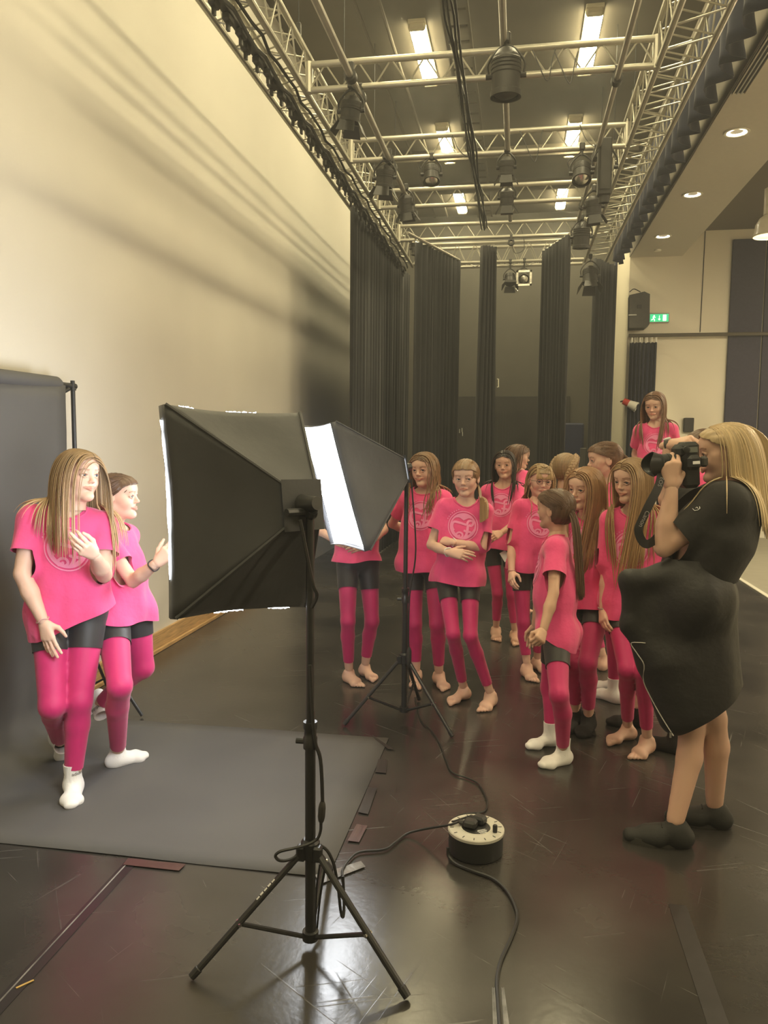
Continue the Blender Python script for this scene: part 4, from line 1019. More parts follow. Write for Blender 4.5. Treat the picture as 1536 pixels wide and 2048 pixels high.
def person(sp):
    """build one clothed figure from a pose spec"""
    S = sp.get('S', 1.0); g = sp.get('girth', .82); lg = sp.get('lg', .78)*S; ag = sp.get('ag', .86)*S; sd_ = sp.get('seed', len(PEOPLE)+1); rnd = random.Random(sd_)
    fw, lf = yawv(sp['yaw']); up = np.array([0, 0, 1.])
    J = {}
    for q in ('l', 'r'):
        a = sp['ank_'+q]
        J['ank'+q] = np.asarray(a, float) if len(a) == 3 else on_z(a[0], a[1], .075*S+sp.get('base', 0))
    D = sp.get('D') or (depth_of(J['ankl'])+depth_of(J['ankr']))/2
    D += sp.get('dD', 0)
    pel = at_depth(*sp['pel'], D+sp.get('dpel', 0)); nk = at_depth(*sp['neck'], D+sp.get('dneck', 0))
    spine = nrm(nk-pel)
    pf, pl_ = yawv(sp.get('pyaw', sp['yaw']))
    lf2 = nrm(lf-spine*np.dot(lf, spine)+up*sp.get('tilt', 0)); fw2 = nrm(np.cross(lf2, spine)); 
    if np.dot(fw2, fw) < 0: fw2 = -fw2
    sw = .150*S*sp.get('sw', .84)
    for q, s in (('l', 1), ('r', -1)):
        J['sh'+q] = nk+lf2*s*sw-spine*.046*S+fw2*.005
        if sp.get('sh_'+q): J['sh'+q] = J['sh'+q]+np.array(sp['sh_'+q])
        J['hip'+q] = pel+pl_*s*.074*S*sp.get('hipw', 1)-up*.02
        k = sp.get('kne_'+q)
        if len(k) == 3 and isinstance(k[2], (int, float)) and abs(k[2]) == 1: J['kne'+q] = sphere_hit(k[0], k[1], J['hip'+q], .375*S, k[2])
        else: J['kne'+q] = np.asarray(k, float) if len(k) == 3 else at_depth(k[0], k[1], D)
        e = sp['elb_'+q]; J['elb'+q] = sphere_hit(e[0], e[1], J['sh'+q], .262*S, e[2])
        w = sp['wri_'+q]; J['wri'+q] = sphere_hit(w[0], w[1], J['elb'+q], .222*S, w[2])
        h = sp['hand_'+q]; J['tip'+q] = sphere_hit(h[1], h[2], J['wri'+q], .15*S, h[3])
    hd = at_depth(*sp['head'], depth_of(nk)-sp.get('dhead', .02)); Hs = sp.get('hs', 1.0)*(.95+.05*S)
    HR = rotm(*sp['face'])
    if sp.get('debug'):
        L = lambda a, b: round(float(np.linalg.norm(J[a]-J[b])), 2)
        print(sp['key'], 'torso', round(float(np.linalg.norm(nk-pel)), 2), 'pelz', round(pel[2], 2), 'neckz', round(nk[2], 2), 'headtop', round(hd[2]+.105*Hs, 2), 'neck-head', round(float(np.linalg.norm(hd-nk)), 2),
              'thigh', L('hipl', 'knel'), L('hipr', 'kner'), 'shank', L('knel', 'ankl'), L('kner', 'ankr'), 'uarm', L('shl', 'elbl'), L('shr', 'elbr'), 'D', round(D, 2))
    # ---------- body sdf
    G = S*g; T0 = SD()
    wst = pel+(nk-pel)*.30; ch0 = pel+(nk-pel)*.52; ch1 = pel+(nk-pel)*.80
    def hips(s, e=0.0):
        s.cone(J['hipl']+up*.035, J['hipr']+up*.035, .080*G+e, k=.05, ax=pf, sc=1.0)
        s.cone(pel+up*.05, wst, .088*G+e, .080*G+e, k=.05, ax=pl_, sc=.78)
        for q in ((-1, 1) if not sp.get('custom') else ()): s.ell(pel+pl_*q*.055*S-pf*.045*G-up*.02, (.076*G+e,)*3, k=.04)
        return s
    hips(T0)
    T0.cone(wst, ch0, .080*G, .088*G, k=.05, ax=lf2, sc=.76)
    T0.cone(ch0, ch1, .092*G, .086*G, k=.05, ax=lf2, sc=.72)
    if sp.get('bust'):
        for q in (-1, 1): T0.ell(ch0+(ch1-ch0)*.35+lf2*q*.075+fw2*.065, (.075, .075, .07), k=.05)
    T0.cone(J['shl']-lf2*.02, J['shr']+lf2*.02, .044*G, k=.05)
    for q in ('l', 'r'): T0.cone(nk-spine*.005-fw2*.012, J['sh'+q], .034*S, .040*G, k=.05)
    hb = hd+HR@np.array([-.03, 0, -.085])*Hs
    T0.cone(nk-spine*.02-fw2*.01, hb, .046*S*sp.get('nw', 1), .043*S*sp.get('nw', 1), k=.03)
    arms = []
    for q in ('l', 'r'):
        A_ = SD(); A_.cone(J['sh'+q], J['elb'+q], .043*ag, .034*ag, k=.035)
        d = nrm(J['wri'+q]-J['elb'+q]); A_.cone(J['elb'+q], J['elb'+q]+d*.09*S, .0345*ag, .0365*ag, k=.008).cone(J['elb'+q]+d*.08*S, J['wri'+q]-d*.005, .0365*ag, .0225*S, k=.010); arms.append(A_)
    def leg(q, e=0.0):
        s = SD(); h, k_, a = J['hip'+q], J['kne'+q], J['ank'+q]
        s.cone(h, k_, .081*lg+e, .0515*lg+e, k=.03)
        d = nrm(a-k_); bk = nrm(-pf-d*np.dot(-pf, d)); L = np.linalg.norm(a-k_)
        s.cone(k_, k_+d*L*.33+bk*.012, .050*lg+e, .0500*lg+e, k=.020).cone(k_+d*L*.3+bk*.012, a+d*-.02, .0505*lg+e, max(.0345*lg, .0265*S)+e, k=.012)
        return s
    B = Multi((T0, .02), (arms[0], .015), (arms[1], .008), (leg('l'), .02), (leg('r'), .008))
    # ---------- assemble skin: body + head + hands + feet
    VV, FF, CC = [], [], []; off = 0
    def put(V, F, C=None):
        nonlocal off
        VV.append(V); FF.extend([tuple(int(i)+off for i in f) for f in F]); CC.append(np.ones((len(V), 3)) if C is None else C); off += len(V)
    lo, hi = B.bounds(.03)
    def cull(sdf): return lambda P: sdf(P)
    V, Q = nets(B, lo, hi, .0115)
    V = relax(V, Q, 1, .4)
    for q in ('l', 'r'):    # open the ends where hands and feet take over
        pass
    put(V, Q)
    hV, hQ, hC, _ = head_proto(sp.get('smile', 0), sp.get('adult', False))
    hw = np.array([1, sp.get('hw', 1.0), 1])
    put(hd+(hV*hw*Hs)@HR.T, hQ, hC)
    frames = {}
    for q in ('l', 'r'):
        hh = sp['hand_'+q]
        x = nrm(J['tip'+q]-J['wri'+q]); z = np.array(hh[4], float); z = nrm(z-x*np.dot(z, x)); y = np.cross(z, x)
        if q == 'l': y = -y
        frames['hand'+q] = (x, y, z)
        V, F = hand_proto(hh[0]); s = S*sp.get('hands', .88)
        W = J['wri'+q]+(V*s)@np.stack([x, y, z])
        put(W, [tuple(f)[::-1] for f in F] if q == 'l' else F)
    socks = []
    for q in ('l', 'r'):
        a = J['ank'+q]; t = sp['toe_'+q]
        if len(t) == 3:                                                  # lifted foot: toe point given
            x = nrm(np.asarray(t, float)-a); u = nrm(J['kne'+q]-a); z = nrm(u-x*np.dot(u, x))
        else:
            tp = on_z(t[0], t[1], .02); x = nrm((tp-a)*np.array([1, 1, 0])); z = up
        y = np.cross(z, x)                                               # left of the toes
        if q == 'l': y = -y                                              # big toe side
        Rm = np.stack([x, y, z]); kind = sp['feet']
        V, F = foot_proto('bare' if kind in ('bare', 'shoe') else 'sock' if kind == 'white' else 'sock_low'); W = a+(V*S)@Rm
        flip = q == 'l'
        F = [tuple(f)[::-1] for f in F] if flip else F
        frames['foot'+q] = (x, y, z)
        if kind == 'shoe': pass
        elif kind == 'bare': put(W, F)
        else: socks.append((q, W, F))
    root = thing('person', sp['label'], 'person', tuple((J['ankl']+J['ankr'])/2*np.array([1, 1, 0])+np.array([0, 0, sp.get('base', 0)])), sp.get('group'))
    PEOPLE.append(root)
    link('body', np_mesh('body', np.concatenate(VV), FF, sp.get('skin', m_skin), np.concatenate(CC)), root)
    for q, W, F in socks:
        me = np_mesh('sock', W, F, m_sockw if sp['feet'] == 'white' else m_sockb); o = link('sock', me, root); sm = o.modifiers.new('t', 'SOLIDIFY'); sm.thickness = .003; sm.offset = 0
    # ---------- eyes
    gz = sp.get('gaze', (0, 0))
    for s in (1, -1):
        c = hd+HR@(np.array([.0695, s*.031*hw[1], .0000])*Hs); gd = HR@rotm_local(gz[0], gz[1])
        e = MB().lathe(c-gd*.0122*Hs, gd, [(0, 0)]+[(.0122*Hs*(1-math.cos(t)), .0122*Hs*math.sin(t)) for t in np.linspace(.3, 2.6, 9)]+[(.0244*Hs*.99, 0)], 14).obj('eye', m_eyew, root)
        MB().lathe(c, gd, [(.0090*Hs, .0080*Hs), (.0112*Hs, .0062*Hs), (.0125*Hs, .0030*Hs), (.0128*Hs, 0)], 12).obj('iris', sp.get('iris', m_iris), e)
    # ---------- clothes
    if not sp.get('custom'):
        e = .0045; Lg = Multi((hips(SD(), e), .02), (leg('l', e), .025), (leg('r', e), .008))
        lo, hi = Lg.bounds(.02); V, Q = nets(Lg, lo, hi, .0115); V = relax(V, Q, 1, .4)
        def axis_t(V, a, b):
            ba = b-a; t = ((V-a)@ba)/(ba@ba); tt = np.clip(t, 0, 1); return t, np.linalg.norm(V-a-tt[:, None]*ba, axis=1)
        cuff = sp.get('cuff', .075 if sp['feet'] == 'bare' else .048)*S
        T = {}
        for q in ('l', 'r'): T[q] = axis_t(V, J['kne'+q], J['ank'+q]); T[q+'h'] = axis_t(V, J['hip'+q], J['kne'+q])
        fl_ = []
        for q in ('l', 'r'): fl_.append((1-T[q][0])*np.linalg.norm(J['ank'+q]-J['kne'+q])-cuff)
        nearl = np.minimum(T['l'][1], T['lh'][1]) < np.minimum(T['r'][1], T['rh'][1])
        isk = np.where(nearl, T['l'][1] < T['lh'][1], T['r'][1] < T['rh'][1])
        low = np.where(isk, np.where(nearl, fl_[0], fl_[1]), .2)
        topf = ((pel+up*.10)-V)@spine
        V1, F1 = clip(V, Q, np.minimum(low, topf)); 
        link('leggings', np_mesh('leggings', V1, F1, m_legging), root)
        # shorts: the same shape a little larger, cut at mid thigh
        e2 = .005
        N = vnormals(V, Q); Vs = V+N*e2
        fr = sp.get('shorts', .42)
        th = np.where(nearl, fr-T['lh'][0], fr-T['rh'][0])*.375*S
        th = np.where(isk, -.1, th)
        V2, F2 = clip(Vs, Q, np.minimum(th, topf-.01)); link('shorts', np_mesh('shorts', V2, F2, m_shorts), root)
        tshirt(sp, root, J, pel, nk, spine, lf2, fw2, pf, pl_, S, G, wst, ch0, ch1, sd_)
    hair(sp, root, hd, HR, Hs, hw, B, J, nk, spine, lf2, fw2, G, S)
    sp['J'] = J; sp['frames'] = frames; sp['root'] = root; sp['geo'] = dict(pel=pel, nk=nk, spine=spine, lf=lf2, fw=fw2, pf=pf, pl=pl_, hd=hd, HR=HR, Hs=Hs, S=S, G=G, wst=wst, ch0=ch0, ch1=ch1, B=B)
    return root
m_iris = mat('blue grey iris', (.030, .045, .060), .15); m_iris_b = mat('brown iris', (.035, .018, .010), .2)
def rotm_local(yaw, pitch):
    a = math.radians(yaw); p = math.radians(pitch); return np.array([math.cos(a)*math.cos(p), math.sin(a)*math.cos(p), math.sin(p)])
def vnormals(V, Q):
    V = np.asarray(V); Q = np.asarray(Q); n = np.cross(V[Q[:, 2]]-V[Q[:, 0]], V[Q[:, 3]]-V[Q[:, 1]]); o = np.zeros_like(V)
    for i in range(4): np.add.at(o, Q[:, i], n)
    return o/np.maximum(np.linalg.norm(o, axis=1), 1e-9)[:, None]
def tshirt(sp, root, J, pel, nk, spine, lf, fw, pf, pl, S, G, wst, ch0, ch1, seed):
    up = np.array([0, 0, 1.]); T = SD(); e = .019*sp.get('ease', 1)
    hem = pel-spine*sp.get('hem', .06)*S
    T.cone(ch0, ch1, .096*G+e, .088*G+e, k=.05, ax=lf, sc=.74)
    T.cone(ch0+spine*.02, wst, .094*G+e, .096*G+e*1.2, k=.05, ax=lf, sc=.74)
    T.cone(wst, hem-spine*.13, .096*G+e*1.2, .104*G+e*1.2, k=.06, ax=nrm(lf+pl), sc=.76)
    for q in (-1, 1): T.ell(pel+pl*q*.055*S-pf*.045*G-up*.02, (.078*G+.020,)*3, k=.05)
    T.cone(J['hipl']+up*.02, J['hipr']+up*.02, .082*G+.026, k=.05)
    for q in ('l', 'r'): T.cone(J['hip'+q], J['hip'+q]+(J['kne'+q]-J['hip'+q])*.20, .081*sp.get('lg', .78)*S+.022, .074*sp.get('lg', .78)*S+.022, k=.05)
    if sp.get('bust'):
        for q in (-1, 1): T.ell(ch0+(ch1-ch0)*.35+lf*q*.075+fw*.065, (.08, .08, .075), k=.06)
    T.cone(J['shl']-lf*.015, J['shr']+lf*.015, .046*G+.010, k=.045)
    for q in ('l', 'r'): T.cone(nk-spine*.012-fw*.012, J['sh'+q], .040*S+.004, .046*G+.008, k=.045)
    slv = sp.get('sleeve', .60); SL = []; ag = sp.get('ag', .86)*S
    for q in ('l', 'r'):
        a, b = J['sh'+q], J['elb'+q]; SL.append(SD().cone(a, a+(b-a)*(slv+.25), .047*ag+.011, .050*ag+.018, k=.03))
    TT = Multi((T, .02), (SL[0], .022), (SL[1], .022))
    ff = folds(seed); nz = folds(seed+50, 6); ctr = (pel+nk)/2; Lt = np.linalg.norm(nk-pel)
    lf_, fw_, sp_ = lf.astype(f32), fw.astype(f32), spine.astype(f32); pel32 = pel.astype(f32)
    ph = random.Random(seed).uniform(0, 6)
    def fn(P):
        d = TT(P); r = P-pel32; t = (r@sp_)/f32(Lt); az = np.arctan2(r@fw_, r@lf_)
        low = np.clip(.75-t, 0, 1.2)
        w = .0055*low*(np.sin(az*5+ph+2*np.sin(3*t+ph))+.45*np.sin(az*8+2.3*ph))
        return d-(w+.0075*ff(P)*(.4+low)+.0032*nz(P*2.2)).astype(f32)
    lo, hi = TT.bounds(.03)
    V, Q = nets(fn, lo, hi, .0095*max(S, 1)); V = relax(V, Q, 1, .3)
    f1 = (V-hem)@spine+((V-hem)@lf)*sp.get('hem_tilt', 0)+((V-hem)@fw)*sp.get('hem_front', 0)+.006*np.sin(np.arctan2((V-hem)@fw, (V-hem)@lf)*3+ph)
    fld = f1
    for q in ('l', 'r'):
        a, b = J['sh'+q], J['elb'+q]; ba = b-a; t = ((V-a)@ba)/(ba@ba); rr = np.linalg.norm(V-a-t[:, None]*ba, axis=1)
        s_ = np.maximum((slv-t)*np.linalg.norm(ba), (.030-T(V.astype(f32)))*2)
        fld = np.where((t > .2) & (rr < .12), np.minimum(fld, s_), fld)
    nv = V-(nk+fw*.012); ax_ = nrm(spine*.92+fw*.30); hgt = nv@ax_; rad = np.linalg.norm(nv-hgt[:, None]*ax_, axis=1)
    fn_ = np.where(hgt > -.035, rad-.068*S, .1)
    fld = np.minimum(fld, fn_)
    V1, F1 = clip(V, Q, fld)
    o = link('t_shirt', np_mesh('t_shirt', V1, F1, m_shirt), root)
    # collar band
    n = 40; x = lf; y = nrm(np.cross(ax_, x)); pts = []
    bvh = BVHTree.FromPolygons([tuple(v) for v in V1], [tuple(f) for f in F1])
    base = nk+fw*.012
    for i in range(n+1):
        a = 2*math.pi*i/n; d = x*math.cos(a)+y*math.sin(a)
        h = bvh.find_nearest(Vector(base+d*.070*S+ax_*.0))
        pts.append(np.array(h[0]) if h[0] is not None else base+d*.07*S)
    pts = [pts[i]*.5+(pts[i-1]+pts[(i+1) % n])*.25 for i in range(n)]; pts.append(pts[0])
    MB().path(pts, .0055, 6, cap=False).obj('collar', m_shirt, o)
    # chest print
    c0 = pel+(nk-pel)*sp.get('print_t', .67); Rr = .093*S; g = MB()
    for A, Bq in EMB:
        vs = []; ok = True
        n2 = max(2, len(A))
        for row in (0, .5, 1):
            for p, q in zip(A, Bq):
                u = p[0]+(q[0]-p[0])*row; v = p[1]+(q[1]-p[1])*row
                w = c0-lf*(-u*Rr)*1.0+spine*v*Rr
                h = bvh.ray_cast(Vector(w+fw*.5), Vector(-fw))
                if h[0] is None: vs.append(w+fw*.1)
                else: vs.append(np.array(h[0])+fw*.0032)
        m = len(A); g.add(vs, [(r*m+i, r*m+i+1, (r+1)*m+i+1, (r+1)*m+i) for r in range(2) for i in range(m-1)])
    if not sp.get('noprint'): g.obj('chest_print', m_emblem, o)
# ---------------------------------------------------------------- hair
def hair(sp, root, hd, HR, Hs, hw, B, J, nk, spine, lf, fw, G, S):
    st = sp['hair']; kind = st['kind']; m = st['mat']; rs = np.random.RandomState(sp.get('seed', 3)*7+1)
    sk = SD(); sk.ell((-.014, 0, .030), (.094, .0735*hw[1], .077)).ell((.014, 0, -.028), (.066, .057*hw[1], .074), k=.03).ell((.052, 0, .045), (.040, .055*hw[1], .04), k=.03).cone((-.022, 0, -.05), (-.034, 0, -.15), .047, .045, k=.03)
    def headl(P): return ((P-hd)@HR)/Hs
    # tight cap following the skull
    cp = SD(); t = st.get('thick', .010); cp.ell((-.016, 0, .031), (.094+t, .0735*hw[1]+t, .077+t)).ell((-.03, 0, -.02), (.072+t*.7, .066*hw[1]+t, .07), k=.03).ell((.052, 0, .045), (.040+t*.6, .055*hw[1]+t*.6, .04+t*.6), k=.03)
    V, Q = nets(cp, (-.14, -.12, -.12), (.12, .12, .14), .0055)
    az = np.arctan2(V[:, 1], V[:, 0]); x, y, z = V.T
    V = V+(np.stack([x, y, z], 1)/np.linalg.norm(V, axis=1)[:, None])*(.0012*np.sin(y*330+x*60)+.0008*np.sin(az*46))[:, None]
    hl = st.get('hairline', .073 if kind == 'long' and not st.get('fringe') else .060); ay = np.abs(y)
    # keep behind the hairline: forehead above hl, temples, behind the ears
    f_front = (z-hl)+np.clip(.062-x, 0, .2)*1.5+ay*st.get('temple', .35)
    f_low = np.where(x > -.020, z-(.012-np.clip(x+.02, 0, .1)*(-.45)), z+.072-.3*np.clip(-x-.02, 0, .1)*0)
    def hfield(x, y, z):
        a = (z-hl)+np.clip(.062-x, 0, .2)*1.5+np.abs(y)*st.get('temple', .35); b = np.where(x > -.020, z-(.012+np.clip(x+.02, 0, .1)*.45), z+.072); return np.minimum(a, b)
    V1, F1 = clip(V, Q, hfield(x, y, z))
    c = np.ones((len(V1), 3))*(.86+.18*np.sin(V1[:, 1:2]*420+V1[:, :1]*90)*.5+.06*np.sin(V1[:, 2:3]*300))
    if st.get('root') is not None: c = c*np.array(st['root'])
    o = link('hair', np_mesh('hair', hd+(V1*Hs)@HR.T, F1, m, np.clip(c, .3, 1.3)), root)
    sm = o.modifiers.new('t', 'SOLIDIFY'); sm.thickness = .004; sm.offset = -1
    marg = .007
    # collision: head (local) and clothed body
    def sdf(P):
        P = P.astype(f32); dh = sk(headl(P).astype(f32))*Hs-.006; db = B.g[0][0](P)-.026; return np.minimum(dh, db)
    def grad(P):
        e = .004; g = np.stack([sdf(P+np.array(v)*e)-sdf(P-np.array(v)*e) for v in ((1, 0, 0), (0, 1, 0), (0, 0, 1))], 1); n = np.linalg.norm(g, axis=1); return g/np.maximum(n, 1e-6)[:, None]
    def drape(P0, D0, n, step, bias=None, keep=.72):
        P = P0.copy(); d = D0.copy()
        P = P+grad(P)*np.clip(marg-sdf(P), 0, .05)[:, None]; out = [P.copy()]
        for i in range(n):
            d = d*keep+np.array([0, 0, -1])*(1-keep)*1.6
            if bias is not None: d = d+bias
            d /= np.linalg.norm(d, axis=1)[:, None]; P = P+d*step
            for _ in range(2):
                s = sdf(P); pen = np.clip(marg-s, 0, .05)
                if pen.max() > 0: P = P+grad(P)*pen[:, None]
            d = P-out[-1]; d /= np.maximum(np.linalg.norm(d, axis=1), 1e-6)[:, None]; out.append(P.copy())
        return np.stack(out, 1)
    def tubes(paths, rad, cols, name='hair_strands', ns=3):
        N, L, _ = paths.shape; T = np.gradient(paths, axis=1); T /= np.maximum(np.linalg.norm(T, axis=2), 1e-9)[..., None]
        ref = np.broadcast_to((HR[:, 0]*.6+HR[:, 1]*.5)[None, None], T.shape); x = np.cross(T, ref); x /= np.maximum(np.linalg.norm(x, axis=2), 1e-6)[..., None]; y = np.cross(T, x)
        tt = np.linspace(0, 1, L); prof = np.clip(np.minimum(.65+tt*2.2, 1)*np.where(tt > .82, 1-(tt-.82)/.18*.8, 1), .1, 1)
        R = rad[:, None]*prof[None]
        V = np.stack([paths+R[..., None]*(math.cos(a)*x*1.5+math.sin(a)*y*.8) for a in [2*math.pi*k/ns for k in range(ns)]], 2)
        Vf = V.reshape(-1, 3); base = np.arange(N)[:, None, None]*L*ns+np.arange(L-1)[None, :, None]*ns; k = np.arange(ns)[None, None, :]; k2 = (k+1) % ns
        F = np.stack([base+k, base+k2, base+ns+k2, base+ns+k], -1).reshape(-1, 4)
        C = np.repeat(cols.reshape(-1, 3), ns, 0)
        return link(name, np_mesh(name, Vf, F, m, C), o)
    def colours(N, L, vary=.22):
        r = np.array(st.get('root', (1, 1, 1))); tp = np.array(st.get('tip', (1, 1, 1))); tt = np.linspace(0, 1, L)[None, :, None]
        c = r*(1-tt)+tp*tt; b = (1+vary*(rs.rand(N, 1, 1)-.5)*2); return np.clip(c*b, .12, 1.6)
    L0 = st.get('len', .34)
    def w(p): return hd+(np.asarray(p)*Hs)@HR.T
    if kind == 'long':
        N = int(st.get('n', 230)*1.9); rows = []
        azs = []; roots = []; dirs = []
        part = st.get('part', 0.0)
        for i in range(N):
            s = 1 if i % 2 else -1; q = rs.rand()
            a = math.radians((st.get('front', 62)+st.get('df', 34))+(180-(st.get('front', 62)+st.get('df', 34)))*q**.62)*s           # azimuth it falls at
            px = st.get('px0', .060)-(.079+st.get('px0', .060))*q+rs.uniform(-.012, .012)                                            # part line position, front strands fall at the front
            r = np.array([px, part+s*.0015, 0]); zz = 1-((px+.014)/.094)**2; r[2] = .030+(.077+.008)*math.sqrt(max(zz, .05)); roots.append(r); a2 = s*min(abs(a)+math.radians(22), math.pi); azs.append((math.cos(a), math.sin(a), .12)); dirs.append((math.cos(a2), math.sin(a2), .12))
        P0 = w(np.array(roots)); D0 = np.array(dirs)@HR.T
        ca = np.array([v[0] for v in azs]); bias = (fw*st.get('fwd', .08))[None]*np.clip((ca+.35)/.3, -1, .7)[:, None]-lf[None]*(np.array([v[1] for v in azs])*st.get('inw', .05))[:, None]+fw[None]*st.get('push', 0)
        n = int((L0+.20)/.024); P = drape(P0, D0, n, .024, keep=st.get('keep', .78), bias=bias)
        jit = rs.normal(size=(N, 1, 3))*.0025; P = P+jit*np.linspace(0, 1, P.shape[1])[None, :, None]
        wv = st.get('wave', 0)
        if wv:
            tt = np.linspace(0, 1, P.shape[1]); ph = rs.uniform(0, 6.28, N)
            P = P+wv*np.sin(tt[None, :]*22+ph[:, None])[..., None]*(tt[None, :, None])*lf[None, None]
        ln = rs.uniform(.90, 1.0, N)
        # shorten: resample each strand to its own length
        Lp = P.shape[1]; P2 = np.empty_like(P)
        for i in range(N):
            t = np.linspace(0, (Lp-1)*ln[i], Lp); i0 = np.minimum(t.astype(int), Lp-2); fr = (t-i0)[:, None]; P2[i] = P[i, i0]*(1-fr)+P[i, i0+1]*fr
        tubes(P2, rs.uniform(.0022, .0046, N)*st.get('fat', 1), colours(N, Lp))
        if st.get('fringe'):
            K = 46; r = np.stack([np.full(K, .045)+rs.uniform(-.01, .01, K), np.linspace(-.045, .045, K), np.full(K, .100)], 1)
            Pp = [r]; ang = np.linspace(0, 1, 9)
            pts = []
            for i in range(K):
                yy = r[i, 1]; pts.append([w((.045+.050*math.sin(1.45*t)-.10*yy*yy*8, yy*(1+.25*t), .108-.060*t-.03*t*t+rs.uniform(-.002, .002))) for t in ang])
            tubes(np.array(pts), rs.uniform(.003, .0048, K), colours(K, 9), 'fringe')
    elif kind in ('pony', 'pony_side', 'bun', 'braids'):
        # combed-back strands over the cap to the tie point
        tie = np.array(st.get('tie', (-.115, 0, .02))); K = 380; pts = []
        for i in range(K):
            a = rs.uniform(-1, 1)*math.radians(118); e = rs.uniform(-.25, 1.0)
            r = np.array([.094*math.cos(a)*math.cos(e)-.014, .0735*math.sin(a)*math.cos(e), .03+.077*math.sin(e)])
            if hfield(*r) < (.012 if kind == 'bun' else .002): continue
            path = []
            for t in np.linspace(0, 1, 9):
                p = r*(1-t)+tie*t; q = p-np.array([-.014, 0, .03]); nrmq = math.sqrt((q[0]/.1055)**2+(q[1]/.085)**2+(q[2]/.0885)**2)
                if nrmq < 1 and t < .93: p = np.array([-.014, 0, .03])+q/max(nrmq, .2)
                path.append(w(p))
            pts.append(path)
        K = len(pts); tubes(np.array(pts), rs.uniform(.0012, .0024, K), colours(K, 9, .18), 'hair_strands')
        T0 = w(tie)
        if kind in ('pony', 'pony_side'):
            MB().lathe(w(tie*.98), HR@np.array(st.get('tdir', (-1, 0, .1))), [(-.008, .019), (-.006, .023), (.006, .023), (.008, .019)], 14).obj('hair_tie', m_lash, o)
            N = int(st.get('n', 110)*1.5); rr = rs.uniform(0, .017, N); aa = rs.uniform(0, 6.28, N); td = HR@nrm(np.array(st.get('tdir', (-1, 0, .1)))); fx, fy, _ = frame(td)
            P0 = T0+rr[:, None]*(np.cos(aa)[:, None]*fx+np.sin(aa)[:, None]*fy); D0 = np.repeat(td[None], N, 0)+rs.normal(size=(N, 3))*.12
            bias = np.array(st.get('bias', (0, 0, 0)))
            P = drape(P0, D0, int(L0/.022), .022, bias=bias, keep=.70)
            tubes(P, rs.uniform(.0026, .0048, N), colours(N, P.shape[1]), 'pony_tail')
        if kind == 'bun':
            g = MB(); g.lathe(T0-HR[:, 0]*.0, -HR[:, 0], [(-.02, .02), (-.005, .034), (.012, .036), (.03, .026), (.038, 0)], 16).obj('bun', m, o)
        if kind == 'braids':
            for s in (-1, 1):
                ctl = [w((.045, s*.045, .095)), w((.0, s*.075, .075)), w((-.055, s*.080, .030)), w((-.080, s*.064, -.03)), w((-.082, s*.055, -.085)), w((-.080, s*.06, -.135)), w((-.08, s*.062, -.19))]
                C = np.array(catmull(ctl, 9)); g = []
                for k in range(3):
                    P = []
                    for i, c_ in enumerate(C):
                        tg = nrm(C[min(i+1, len(C)-1)]-C[max(i-1, 0)]); nn = nrm(c_-hd); bb = nrm(np.cross(tg, nn)); ph = i*.75+k*2.094
                        P.append(c_+bb*.0105*math.sin(ph)+nn*(.006*math.sin(2*ph)+.004))
                    g.append(P)
                tubes(np.array(g), np.full(3, .0105), colours(3, len(C), .1), 'braid', ns=8)
                MB().lathe(C[-1], (0, 0, 1), [(-.006, .010), (0, .013), (.006, .010)], 10).obj('hair_tie', m_lash, o)
                N = 14; tubes(drape(np.repeat(C[-1][None], N, 0)+rs.normal(size=(N, 3))*.003, np.repeat(np.array([[0, 0, -1.]]), N, 0)+rs.normal(size=(N, 3))*.2, 3, .018), np.full(N, .003), colours(N, 4), 'braid_end')
    if st.get('wisps'):
        K = 10; r = []; 
        for i in range(K):
            s = 1 if i % 2 else -1; r.append((.055+rs.uniform(-.01, .01), s*(.058+rs.uniform(0, .012)), .058+rs.uniform(-.02, .01)))
        P = drape(w(np.array(r)), np.repeat((HR[:, 0]*.3)[None], K, 0)+rs.normal(size=(K, 3))*.15, 7, .014); tubes(P, np.full(K, .0009), colours(K, P.shape[1]), 'wisps')
    return o
